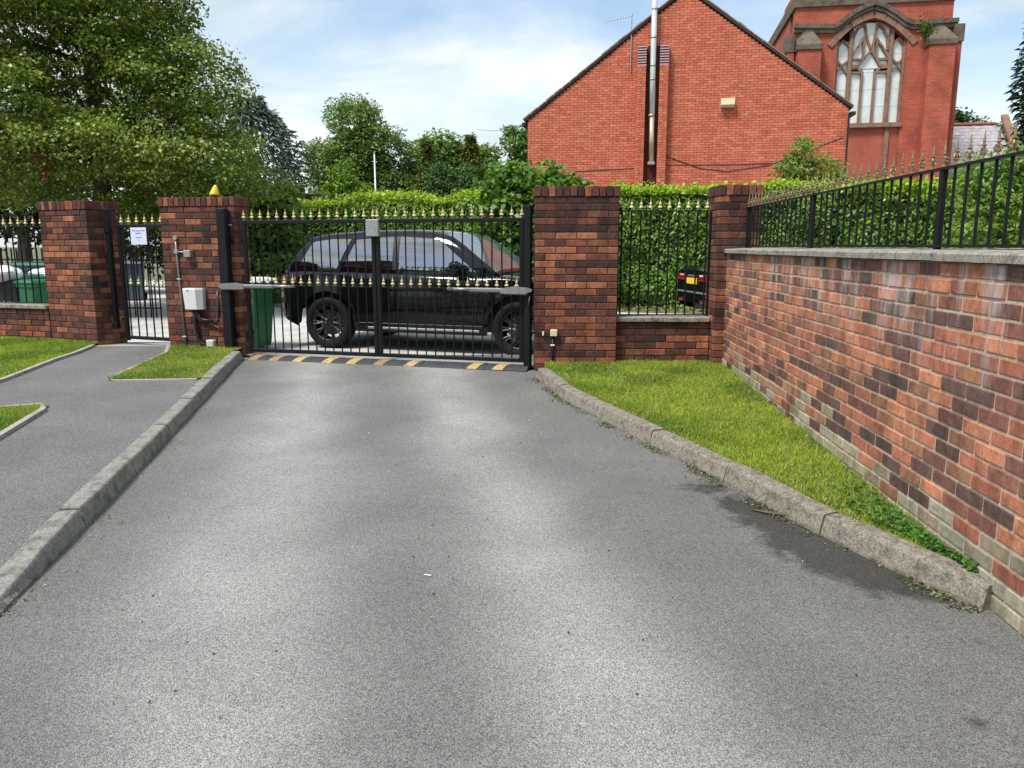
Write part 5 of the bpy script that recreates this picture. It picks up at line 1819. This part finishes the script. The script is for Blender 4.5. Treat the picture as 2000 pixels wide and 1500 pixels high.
tree('broadleaf_tree', 'lower dark green tree on the skyline left of the red gable', (-0.1, 49, -0.1, 4.4),
     [(-0.3, 49, 4.3, 1.1, 1.3, 1.1), (0.8, 49, 4.0, 1.2, 1.3, 1.2), (0.1, 49.5, 2.8, 1.6, 1.3, 1.2)],
     380, 22, 0.22, 0.24, 0.14, [(0.052, 0.112, 0.022), (0.145, 0.235, 0.046)], 37, 0.16, 0.5, limbs=8)
tree('broadleaf_tree', 'small bright tree tucked against the left corner of the red gable', (0.35, 30, -0.1, 5.0),
     [(0.25, 30, 5.15, 0.62, 0.8, 0.62), (0.42, 30, 4.2, 0.62, 0.8, 0.8), (0.2, 30.2, 3.2, 0.8, 0.8, 0.8)],
     230, 26, 0.14, 0.15, 0.09, [(0.055, 0.120, 0.020), (0.160, 0.265, 0.045)], 39, 0.12, 0.45, limbs=8)
conifer('narrow_conifer', 'narrow conifer with browning foliage, left of the pair on the skyline', -3.55, 33, -0.1, 5.75, 1.05, 5200, [(0.060, 0.100, 0.018), (0.190, 0.215, 0.050)], 41, 0.22, 0.5, 0.8, 0.3, 'brown-tipped narrow conifers')
conifer('narrow_conifer', 'narrow conifer with browning foliage, right of the pair on the skyline', -1.72, 33, -0.1, 5.95, 1.25, 6000, [(0.064, 0.100, 0.018), (0.205, 0.215, 0.052)], 43, 0.22, 0.5, 0.75, 0.3, 'brown-tipped narrow conifers')
YEW = [(0.030, 0.080, 0.020), (0.085, 0.170, 0.042)]
for (x, s, lb) in ((-2.62, 45, 'left of two dense rounded yews standing behind the hedge'), (-1.55, 46, 'right of two dense rounded yews standing behind the hedge')):
    t = tree('yew_bush', lb, (x, 29.6, -0.1, 3.2), [(x, 29.6, 3.3, 0.62, 0.7, 1.0), (x + 0.15, 29.5, 2.5, 0.7, 0.7, 1.1)], 260, 30, 0.10, 0.15, 0.05, YEW, s, 0.1, 0.7, 'needle', 5, 0.6, 'rounded yews behind the hedge')
SH = [(0.060, 0.150, 0.010), (0.185, 0.330, 0.022)]
tree('laurel_bush', 'bright lime-green conical bush rising above the hedge behind the lock box', (-4.95, 23.4, -0.1, 3.2),
     [(-4.98, 23.4, 3.35, 0.34, 0.35, 0.45), (-4.9, 23.4, 2.85, 0.55, 0.5, 0.5), (-5.0, 23.4, 2.3, 0.6, 0.5, 0.5)], 150, 26, 0.10, 0.14, 0.06, SH, 51, 0.06, 0.45, limbs=6)
BIG = [(0.040, 0.105, 0.014), (0.135, 0.255, 0.028)]
tree('broad_leaved_shrub', 'large round-leaved shrub above the hedge beside the yellow beacon', (-6.6, 19.6, -0.1, 2.5),
     [(-6.8, 19.5, 2.35, 0.8, 0.6, 0.55), (-5.9, 19.4, 2.25, 0.7, 0.6, 0.55), (-6.9, 19.3, 1.5, 0.9, 0.5, 0.8), (-6.0, 19.2, 1.35, 0.9, 0.5, 0.85), (-6.4, 19.3, 0.6, 1.1, 0.5, 0.7)], 420, 20, 0.14, 0.15, 0.13, BIG, 53, 0.06, 0.5, 'laurel', 10)
tree('broad_leaved_shrub', 'large round-leaved shrub above the hedge left of the sooty pillar', (0.1, 17.6, -0.1, 2.6),
     [(-0.05, 17.5, 2.60, 0.55, 0.5, 0.45), (0.75, 17.5, 2.55, 0.60, 0.5, 0.42), (0.2, 17.3, 1.9, 0.75, 0.45, 0.8), (0.9, 17.4, 1.8, 0.6, 0.4, 0.8), (-0.3, 17.4, 1.2, 0.7, 0.4, 0.8), (1.25, 17.7, 2.45, 0.35, 0.4, 0.35)], 420, 20, 0.13, 0.15, 0.13, BIG, 55, 0.05, 0.5, 'laurel', 10)
tree('bamboo_shrub', 'feathery pale green shrub standing against the red gable above the railing', (7.2, 19.3, -0.1, 3.1),
     [(7.0, 19.3, 3.55, 0.24, 0.25, 0.42), (6.75, 19.3, 3.15, 0.30, 0.3, 0.45), (7.35, 19.3, 3.10, 0.34, 0.3, 0.42), (7.75, 19.2, 2.95, 0.30, 0.3, 0.38), (7.2, 19.3, 2.5, 0.75, 0.4, 0.4)], 260, 18, 0.085, 0.15, 0.035, [(0.09, 0.17, 0.022), (0.22, 0.34, 0.05)], 57, 0.03, 0.3, limbs=14)
tree('leafy_shrub', 'loose bright green shrub behind the railing at the right edge', (8.0, 12.8, -0.1, 2.3),
     [(7.55, 12.8, 2.35, 0.42, 0.4, 0.36), (8.15, 12.8, 2.45, 0.5, 0.4, 0.5), (8.75, 12.8, 2.3, 0.55, 0.4, 0.6), (7.9, 12.6, 1.6, 0.9, 0.4, 0.7)], 420, 22, 0.10, 0.10, 0.04, [(0.075, 0.17, 0.022), (0.23, 0.36, 0.05)], 59, 0.04, 0.3, limbs=12)
conifer('cypress', 'tall dark cypress at the right edge of the picture', 19.35, 28.5, -0.1, 13.2, 1.75, 15000, [(0.014, 0.040, 0.020), (0.045, 0.090, 0.040)], 61, 0.30, 0.35, 0.45, 0.35)
tree('broadleaf_tree', 'dark tree behind the slate roof, touching the church wall', (25.2, 46, -0.1, 8.0),
     [(25.3, 46, 8.0, 0.9, 1.0, 0.9), (25.0, 46, 6.8, 1.4, 1.0, 1.2)], 180, 22, 0.22, 0.24, 0.13, [(0.020, 0.055, 0.016), (0.055, 0.11, 0.026)], 63, 0.12, 0.45, limbs=8)
tree('broadleaf_tree', 'sparse pale tree behind the slate roof, next to the cypress', (27.6, 46.5, -0.1, 8.0),
     [(26.7, 46.5, 7.4, 0.9, 0.9, 0.8), (27.8, 46.5, 7.6, 1.0, 0.9, 1.0), (28.6, 46.5, 7.2, 0.9, 0.9, 0.9)], 150, 18, 0.24, 0.22, 0.12, [(0.05, 0.11, 0.03), (0.12, 0.20, 0.06)], 65, 0.10, 0.3, limbs=14)
# dark woodland edge seen through the gaps low down on the left
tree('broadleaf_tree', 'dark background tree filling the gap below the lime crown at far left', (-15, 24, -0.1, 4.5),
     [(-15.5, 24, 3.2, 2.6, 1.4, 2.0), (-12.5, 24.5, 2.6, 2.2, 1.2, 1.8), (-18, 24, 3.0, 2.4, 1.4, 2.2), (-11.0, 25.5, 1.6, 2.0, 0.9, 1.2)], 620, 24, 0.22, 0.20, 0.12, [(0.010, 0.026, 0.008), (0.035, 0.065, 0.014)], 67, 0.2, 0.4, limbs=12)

# ------------------------------------------------------------------ red gable building
GO = Vector((0.5013, 25.5, 0))
GTH = 10.0
EL, AP, WD = 5.30, 8.87, 9.60
APX = 4.80
t = gab = thing('gabled_building', 'bright red brick building end with steep gable and tall steel flue', 'building', GO, -R(GTH))
roofz = lambda x: EL + (AP - EL) * x / APX if x < APX else AP - (AP - 5.42) * (x - APX) / (WD - APX)
MB().prism([(0, -0.15), (WD, -0.15), (WD, 5.42), (APX, AP), (0, EL)], 0.012, 9.0).build('wall', 'mortar_red', t)
bk, bc = MB(), []
rr_ = random.Random(5)
gc = [(0.60, 0.165, 0.095), (0.57, 0.150, 0.085), (0.63, 0.19, 0.112), (0.53, 0.138, 0.078), (0.60, 0.185, 0.108)]
z, i = 0.0, 0
z = 2.1
while z < AP:
    a0 = 0.0
    xl_ = 0.0 if z < EL - 0.08 else (z + 0.07 - EL) / (AP - EL) * APX
    xr_ = WD if z < 5.42 - 0.08 else WD - (z + 0.07 - 5.42) / (AP - 5.42) * (WD - APX)
    x = -0.1125 if i % 2 else 0.0
    while x < WD:
        a, e = max(x, xl_), min(x + 0.215, xr_)
        if e - a > 0.03:
            if not (3.66 < (a + e) / 2 < 4.10 and z < 7.3):
                bk.v += [(a, 0, z), (e, 0, z), (e, 0, z + .066), (a, 0, z + .066), (a, .014, z), (e, .014, z), (e, .014, z + .066), (a, .014, z + .066)]
                q = len(bk.v) - 8
                bk.f += [(q, q + 1, q + 2, q + 3), (q, q + 4, q + 5, q + 1), (q + 3, q + 2, q + 6, q + 7), (q, q + 3, q + 7, q + 4), (q + 1, q + 5, q + 6, q + 2)]
                c = rr_.choice(gc)
                k = rr_.uniform(.9, 1.1)
                bc.append(tuple(v * k for v in c))
        x += 0.225
    z += 0.075
    i += 1
me = bk.mesh('gable_bricks', 'gable_brick')
face_colours(me, bc, 5)
stuff(put('gable_bricks', me, t))
# two projecting brick ribs with louvred heads
for xr0, xr1 in ((3.40, 3.66), (4.07, 4.33)):
    b2, c2_ = MB(), []
    z, i = 2.1, 0
    while z < 6.72:
        segs = [(xr0, xr0 + .1025), (xr0 + .1125, xr1)] if i % 2 else [(xr0, xr0 + .15), (xr0 + .16, xr1)]
        for a, e in segs:
            b2.box(((a + e) / 2, -0.115, z + .033), (e - a, 0.23, .066))
            c = rr_.choice(gc)
            c2_.append(tuple(v * rr_.uniform(.85, 1.05) for v in c))
        z += .075
        i += 1
    rib = MB().box(((xr0 + xr1) / 2, -0.105, 4.4), (xr1 - xr0 - 0.016, 0.20, 4.62)).build('rib', 'mortar_red', t)
    me = b2.mesh('rib_bricks', 'gable_brick')
    face_colours(me, c2_, 6)
    stuff(put('rib_bricks', me, rib))
    MB().box(((xr0 + xr1) / 2, -0.09, 7.03), (xr1 - xr0, 0.18, 0.60)).build('louvre_box', 'louvre_gap', t)
    for k in range(8):
        MB().box(((xr0 + xr1) / 2, -0.20, 6.765 + k * 0.075), (xr1 - xr0 + 0.01, 0.06, 0.034)).build('louvre_blade', 'louvre', t)
MB().box((3.865, -0.004, 4.65), (0.40, 0.028, 5.2)).build('recess_panel', 'mortar_red', t)
fl = MB().tube([(3.88, -0.16, 5.30), (3.865, -0.16, 6.6), (3.85, -0.16, 10.6)], 0.085, 16).build('flue', 'flue_top', t, True)
MB().tube([(3.90, -0.16, 3.92), (3.88, -0.16, 5.295)], 0.075, 16).build('flue_base', 'flue_low', fl, True)
for z in (5.30, 6.35, 6.75, 7.55, 8.35):
    MB().tube([(3.865, -0.16, z - .03), (3.865, -0.16, z + .03)], 0.092, 16).build('flue_collar', 'flue_low' if z < 5.5 else 'galv', fl, True)
MB().bbox((3.90, -0.15, 3.88), (0.22, 0.2, 0.09), 0.02).build('flue_foot', 'galv', fl)
b = MB()
b.add([(5.92, -0.20, 5.55), (6.32, -0.20, 5.55), (6.32, 0, 5.49), (5.92, 0, 5.49), (5.92, -0.17, 5.74), (6.32, -0.17, 5.74), (6.32, 0, 5.76), (5.92, 0, 5.76)],
      [(0, 3, 2, 1), (4, 5, 6, 7), (0, 1, 5, 4), (1, 2, 6, 5), (2, 3, 7, 6), (3, 0, 4, 7)]).build('vent_hood', 'cream', t)
rf = MB()
for (xa, za, xb, zb_) in ((-0.10, EL - 0.06, APX, AP + 0.03), (APX, AP + 0.03, WD + 0.10, 5.36)):
    L = math.hypot(xb - xa, zb_ - za)
    ux, uz = (xb - xa) / L, (zb_ - za) / L
    nx, nz = -uz, ux
    rf.prism([(xa, za), (xb, zb_), (xb + nx * .055, zb_ + nz * .055), (xa + nx * .055, za + nz * .055)], -0.05, 9.1)
rfo = rf.build('roof', 'roof_dark', t)
b = MB()
for (xa, za, xb, zb_) in ((-0.10, EL - 0.06, APX, AP + 0.03), (APX, AP + 0.03, WD + 0.10, 5.36)):
    L = math.hypot(xb - xa, zb_ - za)
    ux, uz = (xb - xa) / L, (zb_ - za) / L
    nx, nz = -uz, ux
    K = int(L / 0.30)
    for k in range(K):
        p0 = (xa + ux * L * k / K, za + uz * L * k / K)
        p1 = (xa + ux * (L * (k + 1) / K - .015), za + uz * (L * (k + 1) / K - .015))
        h = 0.068 + rr_.uniform(0, .018)
        MB().prism([(p0[0] + nx * .056, p0[1] + nz * .056), (p1[0] + nx * .056, p1[1] + nz * .056), (p1[0] + nx * (h + .02), p1[1] + nz * (h + .02)), (p0[0] + nx * (h + .02), p0[1] + nz * (h + .02))], -0.07, 0.30).build('verge_tile', 'brown_stone', rfo)
MB().bbox((-0.12, 0.4, EL - 0.14), (0.12, 1.0, 0.10), 0.01).build('gutter', 'trim', t)
MB().bbox((WD + 0.13, 0.4, 5.22), (0.14, 1.0, 0.10), 0.01).build('gutter', 'trim', t)
MB().tube([(WD + .03, -0.02, 5.2), (WD + .03, -0.02, 0)], 0.03, 8).build('downpipe', 'trim', t)
MB().tube([(0.2, -0.01, 3.60), (1.6, -0.012, 3.70), (3.36, -0.012, 3.76)], 0.010, 6).build('wall_cable', 'cable', t)
MB().tube([(4.36, -0.012, 4.10), (5.4, -0.012, 3.72), (6.2, -0.012, 3.62), (7.4, -0.012, 3.78), (9.5, -0.012, 4.55)], 0.010, 6).build('wall_cable', 'cable', t)
MB().tube([(4.36, -0.012, 3.84), (6.5, -0.012, 3.82), (9.5, -0.012, 3.88)], 0.009, 6).build('wall_cable', 'cable', t)
q = Matrix.Translation(GO) @ Matrix.Rotation(-R(GTH), 4, 'Z') @ Vector((3.19, -0.03, 6.9))
t = thing('tv_aerial', 'thin television aerial on a pole at the left slope of the red gable', 'aerial', q, -R(GTH))
MB().tube([(0, 0, -0.3), (0, 0, 1.38)], 0.016, 6).build('mast', 'galv', t)
MB().tube([(0.03, 0, 1.33), (-0.80, 0.1, 1.24)], 0.010, 6).build('boom', 'galv', t)
for k in range(10):
    f = k / 9
    p = Vector((0.0, 0, 1.327)).lerp(Vector((-0.78, 0.1, 1.243)), f)
    MB().tube([p + Vector((0.02, -0.16, 0)), p + Vector((-0.02, 0.16, 0))], 0.006, 5).build('element', 'galv', t)

# ------------------------------------------------------------------ church
CO = Vector((11.072, 31.0, 0))
ch = t = thing('church', 'tall red brick church end with a large traceried stone window', 'church', CO, -R(10))
wl_, wr_, sill = 1.22, 3.66, 5.97
arch = [(1.22, 8.93), (1.45, 9.17), (1.72, 9.40), (2.07, 9.60), (2.43, 9.71), (2.80, 9.58), (3.15, 9.36), (3.42, 9.13), (3.66, 8.90)]
MB().prism([(-0.35, -0.15), (wl_, -0.15), (wl_, 9.35), (-0.35, 9.35)], 0.0, 0.6).build('wall', 'church_brick', t)
MB().prism([(wr_, -0.15), (5.28, -0.15), (5.28, 9.35), (wr_, 9.35)], 0.0, 0.6).build('wall', 'church_brick', t)
MB().prism([(wl_, -0.15), (wr_, -0.15), (wr_, sill - 0.16), (wl_, sill - 0.16)], 0.10, 0.6).build('sill_panel', 'render_red', t)
b = MB()
top_ = 10.2
up = [(x, z) for x, z in arch]
for (xa, za), (xb, zb_) in zip(up, up[1:]):
    b.prism([(xa, za), (xb, zb_), (xb, top_), (xa, top_)], 0.0, 0.6)
b.build('arch_wall', 'church_brick', t)
MB().prism([(-0.35, 9.35), (wl_, 9.35), (wl_, 10.2), (-0.35, 10.2)], 0.004, 0.6).build('wall', 'church_brick', t)
MB().prism([(wr_, 9.35), (5.16, 9.35), (5.16, 10.2), (wr_, 10.2)], 0.004, 0.6).build('wall', 'church_brick', t)
MB().prism([(-0.34, -0.15), (5.27, -0.15), (5.27, 10.19), (-0.34, 10.19)], 1.2, 9.0).build('nave_body', 'church_brick', t)
MB().prism([(-0.42, 10.2), (5.20, 10.2), (5.20, 10.52), (-0.42, 10.52)], -0.08, 9.0).build('coping_band', 'dark_stone', t)
MB().prism([(0.55, 10.52), (5.10, 10.52), (5.10, 12.6), (0.55, 12.6)], 0.05, 9.0).build('upper_stage', 'church_brick', t)
MB().prism([(-0.42, 10.52), (0.60, 10.52), (0.60, 10.64), (-0.42, 10.64)], -0.10, 9.0).build('coping_step', 'dark_stone', t)


def band(poly, w, y0, y1, name, mat, parent):
    """stone course that follows a line; each stone its own block"""
    for (xa, za), (xb, zb_) in zip(poly, poly[1:]):
        L = math.hypot(xb - xa, zb_ - za)
        K = max(1, int(round(L / 0.5)))
        nx, nz = -(zb_ - za) / L, (xb - xa) / L
        for k in range(K):
            f0, f1 = k / K, (k + 1) / K - 0.008
            p0 = (xa + (xb - xa) * f0, za + (zb_ - za) * f0)
            p1 = (xa + (xb - xa) * f1, za + (zb_ - za) * f1)
            MB().prism([p0, p1, (p1[0] + nx * w, p1[1] + nz * w), (p0[0] + nx * w, p0[1] + nz * w)], y0 + rr_.uniform(-.008, .008), y1).build(name, mat, parent)


hood = [(-0.40, 9.32), (0.53, 9.27), (1.08, 9.24), (1.31, 9.40), (1.70, 9.70), (2.05, 9.88), (2.42, 10.00), (2.78, 9.87), (3.21, 9.60), (3.55, 9.33), (3.78, 9.25), (4.39, 9.25), (5.34, 9.26)]
band(hood, 0.14, -0.10, 0.10, 'string_stone', 'dark_stone', t)
band([(x, z + 0.142) for x, z in hood], 0.15, -0.17, 0.10, 'string_stone', 'dark_stone', t)
band([(1.0, 8.72), (1.22, 8.95), (1.45, 9.19), (1.72, 9.42), (2.07, 9.61), (2.43, 9.715), (2.80, 9.59), (3.15, 9.37), (3.42, 9.14), (3.66, 8.91), (3.86, 8.70)], 0.22, -0.05, 0.10, 'arch_stone', 'brown_stone', t)
MB().prism([(wl_ - .04, sill - 0.16), (wr_ + .04, sill - 0.16), (wr_ + .04, sill), (wl_ - .04, sill)], -0.06, 0.3).build('window_sill', 'brown_stone', t)
for bx0, bx1 in ((-0.28, 0.56), (4.30, 5.18)):
    MB().prism([(bx0, -0.15), (bx1, -0.15), (bx1, 8.58), (bx0, 8.58)], -0.55, 0.02).build('buttress', 'church_brick', t)
    MB().add([(bx0 - .04, -.60, 8.58), (bx1 + .04, -.60, 8.58), (bx1 + .04, 0, 8.58), (bx0 - .04, 0, 8.58), (bx0 - .04, -.60, 8.76), (bx1 + .04, -.60, 8.76), (bx1 + .04, 0, 8.98), (bx0 - .04, 0, 8.98),
              ((bx0 + bx1) / 2 - .14, -.12, 9.30), ((bx0 + bx1) / 2 + .14, -.12, 9.30), ((bx0 + bx1) / 2 + .06, -.11, 9.62), ((bx0 + bx1) / 2 - .06, -.11, 9.62)],
             [(0, 3, 2, 1), (0, 1, 5, 4), (1, 2, 6, 5), (3, 0, 4, 7), (4, 5, 9, 8), (5, 6, 9), (7, 4, 8), (8, 9, 10, 11), (9, 6, 10), (8, 11, 7), (6, 7, 11, 10)]).build('buttress_cap', 'dark_stone', t)
MB().prism([(-0.62, -0.15), (-0.36, -0.15), (-0.36, 8.6), (-0.62, 8.6)], -0.15, 0.6).build('corner_pier', 'church_brick', t)
MB().prism([(-0.66, 8.6), (-0.36, 8.6), (-0.36, 9.2), (-0.66, 9.2)], -0.18, 0.6).build('corner_pier_cap', 'dark_stone', t)
MB().prism([(5.29, -0.15), (5.52, -0.15), (5.52, 8.75), (5.29, 8.75)], -0.10, 0.8).build('corner_pier', 'church_brick', t)
MB().prism([(5.20, 8.75), (5.56, 8.75), (5.56, 9.35), (5.20, 9.35)], -0.16, 0.8).build('corner_pier_cap', 'dark_stone', t)
MB().prism([(3.14, 3.4), (3.30, 3.4), (3.30, sill - .16), (3.14, sill - .16)], 0.02, 0.2).build('mullion_shaft', 'brown_stone', t)
MB().prism([(1.0, 3.45), (3.7, 3.45), (3.7, 3.62), (1.0, 3.62)], -0.06, 0.2).build('plinth_course', 'dark_stone', t)
# wing roof behind the gable
MB().prism([(-2.6, 7.6), (-0.66, 7.6), (-0.66, 9.0), (-1.0, 8.75), (-2.6, 8.75)], 2.5, 6).build('wing_roof', 'roof_dark', t)
win = put('window', MB().prism([(wl_ + .002, sill + .002), (wl_ + .08, sill + .002), (wl_ + .08, 8.98), (wl_ + .002, 8.92)], 0.10, 0.30).mesh('window', 'brown_stone'), t)
MB().prism([(wr_ - .08, sill + .002), (wr_ - .002, sill + .002), (wr_ - .002, 8.89), (wr_ - .08, 8.96)], 0.10, 0.30).build('jamb', 'brown_stone', win)
for x in (1.74, 3.17):
    MB().bbox((x, 0.2, (sill + 9.35) / 2), (0.15, 0.20, 9.35 - sill), 0.03).build('mullion', 'brown_stone', win)
TR = [[(1.79, 8.42), (1.99, 8.75), (2.19, 9.1)], [(3.1, 8.37), (2.87, 8.71), (2.64, 9.04)], [(2.04, 8.08), (2.25, 8.32), (2.47, 8.64), (2.57, 9.01), (2.65, 9.53)], [(2.84, 8.05), (2.66, 8.35), (2.45, 8.64), (2.29, 9.1), (2.18, 9.55)],
      [(1.77, 8.67), (1.82, 9.12), (1.94, 9.4), (2.16, 9.57)], [(3.06, 8.62), (3.01, 9.07), (2.86, 9.36), (2.69, 9.53)], [(2.2, 9.02), (2.19, 8.28)], [(2.65, 9.0), (2.66, 8.35)], [(1.78, 8.32), (2.19, 8.31)], [(2.7, 8.31), (3.09, 8.29)],
      [(1.8, 8.09), (2.06, 8.08)], [(2.84, 8.07), (3.11, 8.06)], [(1.78, 8.01), (1.98, 8.05), (2.21, 7.83)], [(2.68, 7.83), (2.85, 7.99), (3.09, 8.0)], [(1.79, 7.85), (2.21, 7.83)], [(2.7, 7.83), (3.11, 7.84)],
      [(1.27, 8.28), (1.46, 8.11), (1.68, 8.29)], [(1.27, 7.87), (1.46, 8.07), (1.68, 7.83)], [(3.24, 8.28), (3.43, 8.11), (3.62, 8.29)], [(3.24, 7.85), (3.43, 8.03), (3.62, 7.86)], [(1.27, 8.80), (1.46, 9.0), (1.68, 8.80)], [(3.24, 8.84), (3.42, 9.01), (3.60, 8.78)],
      [(2.21, 7.83), (2.21, 5.98)], [(2.67, 7.85), (2.67, 5.98)]]
for k, pl in enumerate(TR):
    b = MB()
    w = 0.038 if k < 22 else 0.045
    for (xa, za), (xb, zb_) in zip(pl, pl[1:]):
        L = math.hypot(xb - xa, zb_ - za)
        nx, nz = -(zb_ - za) / L * w, (xb - xa) / L * w
        ex, ez = (xb - xa) / L * w * .6, (zb_ - za) / L * w * .6
        b.prism([(xa - nx - ex, za - nz - ez), (xb - nx + ex, zb_ - nz + ez), (xb + nx + ex, zb_ + nz + ez), (xa + nx - ex, za + nz - ez)], 0.14 + k * 0.0004, 0.26)
    b.build('tracery', 'brown_stone', win)
for (xa, xb, za, zb_) in ((1.29, 1.665, 5.98, 7.82), (1.815, 2.165, 5.98, 7.80), (2.255, 2.625, 5.98, 7.95), (2.715, 3.095, 5.98, 7.80), (3.245, 3.58, 5.98, 7.84),
                          (1.29, 1.665, 7.84, 8.97), (1.815, 3.095, 7.98, 9.62), (3.245, 3.58, 7.86, 8.97)):
    zs = []
    z = za
    while z < zb_ - .05:
        e = min(z + 0.62, zb_)
        MB().box(((xa + xb) / 2, 0.25, (z + e) / 2), (xb - xa, 0.012, e - z - 0.012)).build('pane', 'church_glass', win)
        z = e
    MB().prism([(xa - .02, za - .02), (xb + .02, za - .02), (xb + .02, zb_), (xa - .02, zb_)], 0.262, 0.275).build('light_frame', 'white_plastic', win)
# small plant growing out of the stonework
n = 160
P3 = np.array([4.22, -0.30, 9.18]) + nrg.normal(size=(n, 3)) * np.array([.13, .1, .15])
quads('wall_plant', leaf_quads(P3, nrg.normal(size=(n, 3)) + np.array([0, -.5, .6]), 0.13, 0.06), np.array([[0.10, 0.17, 0.03]]) * nrg.uniform(.5, 1.4, (n, 1)), 'leaf', ch)['kind'] = 'stuff'

# slate roofed chapel at the right
SO = Vector((20.337, 36.0, 0))
t = thing('slate_roofed_chapel', 'low building with grey slate roof and stone gable coping beside the church', 'building', SO, -R(10))
rz0, rz1, depth = 6.72, 4.30, 2.3
MB().prism([(-1.5, -0.15), (1.55, -0.15), (1.55, 4.3), (-1.5, 4.3)], -2.1, 2.3).build('wall', 'church_brick', t)
MB().add([(-1.5, -2.35, 4.22), (1.45, -2.35, 4.22), (1.45, 0, 6.68), (-1.5, 0, 6.68), (1.45, 2.35, 4.22), (-1.5, 2.35, 4.22)], [(0, 1, 2, 3), (3, 2, 4, 5), (1, 4, 2), (0, 3, 5), (0, 5, 4, 1)]).build('roof', 'roof_dark', t)
rfo = t.children[-1]
sl_m = MB().bbox((0, 0, 0), (0.30, 0.30, 0.014), 0.003).mesh('slate', 'slate')
ang = math.atan2(2.46, 2.35)
for r_i in range(15):
    f = (r_i + 0.5) / 15
    y_, z_ = -2.35 * (1 - f), 4.22 + 2.46 * f
    for k in range(10):
        x_ = -1.36 + 0.305 * k + (0.15 if r_i % 2 else 0)
        if x_ > 1.36:
            continue
        o = put('slate', sl_m, rfo, (x_, y_ - 0.02, z_ + 0.028 + rr_.uniform(-.004, .008)))
        o.rotation_euler = (ang - 0.05, rr_.uniform(-.01, .01), 0)
for k in range(6):
    MB().bbox((-1.3 + 0.46 * k, 0, 6.74), (0.445, 0.26, 0.11), 0.03).build('ridge_tile', 'ridge', t)
b = MB()
b.add([(1.42, -2.5, 4.15), (1.72, -2.5, 4.15), (1.72, 0, 6.95), (1.42, 0, 6.95), (1.42, -2.5, 4.38), (1.72, -2.5, 4.38), (1.72, 0, 7.12), (1.42, 0, 7.12)],
      [(0, 3, 2, 1), (4, 5, 6, 7), (0, 1, 5, 4), (1, 2, 6, 5), (2, 3, 7, 6), (3, 0, 4, 7)]).build('gable_coping', 'brown_stone', t)

# low flat roofed building behind the hedge, flag pole, overhead wire
t = thing('low_building', 'low flat-roofed red brick building just showing over the hedge', 'building', (-8.4, 31.5, 0), -R(3))
MB().box((2.0, 2.0, 1.55), (4.1, 4.0, 3.4)).build('wall', 'low_brick', t)
MB().bbox((2.0, 2.0, 3.33), (4.4, 4.3, 0.12), 0.02).build('flat_roof', 'roof_dark', t)
t = thing('white_pole', 'slim white pole standing behind the hedge above the lock box', 'pole', (-5.16, 30.0, -0.13))
MB().tube([(0, 0, 0), (-0.02, 0, 4.9)], [0.045, 0.025], 8).build('mast', 'white_plastic', t, True)
MB().bbox((-0.02, 0, 4.93), (0.06, 0.06, 0.08), 0.02).build('cap', 'galv', t)
MB().tube([(-0.12, 0, 4.62), (0.08, 0, 4.62)], 0.012, 6).build('bracket', 'galv', t)
pts = [(-2.05 + 2.5 * k / 8, 48 - 22.4 * k / 8, 8.25 - 3.05 * (k / 8) - 0.15 * math.sin(math.pi * k / 8)) for k in range(9)]
tag(MB().tube(pts, 0.010, 5).build('overhead_wire', 'cable'), 'thin overhead wire running to the left eave of the red gable', 'wire')

# the wood across the road behind the camera, mirrored in the black car and its windows
cen, P3, O3, r_ = crown([(x, -17 + 1.5 * math.sin(x), 4.2 + 1.2 * math.cos(x * 1.3), 3.0, 1.6, 4.6 + 1.3 * math.sin(x * 2.1)) for x in range(-24, 26, 4)], 1300, 10, 0.45, 91, 0.3)
o = quads('roadside_wood', leaf_quads(P3, O3 + r_.normal(size=(len(P3), 3)) * 0.5, 0.75, 0.55), np.array([[0.035, 0.065, 0.016]]) * r_.uniform(0.5, 1.5, (len(P3), 1)), 'leaf')
o['label'] = 'dark roadside wood mirrored in the black car and its windows'
o['category'] = 'wood'
stuff(o)
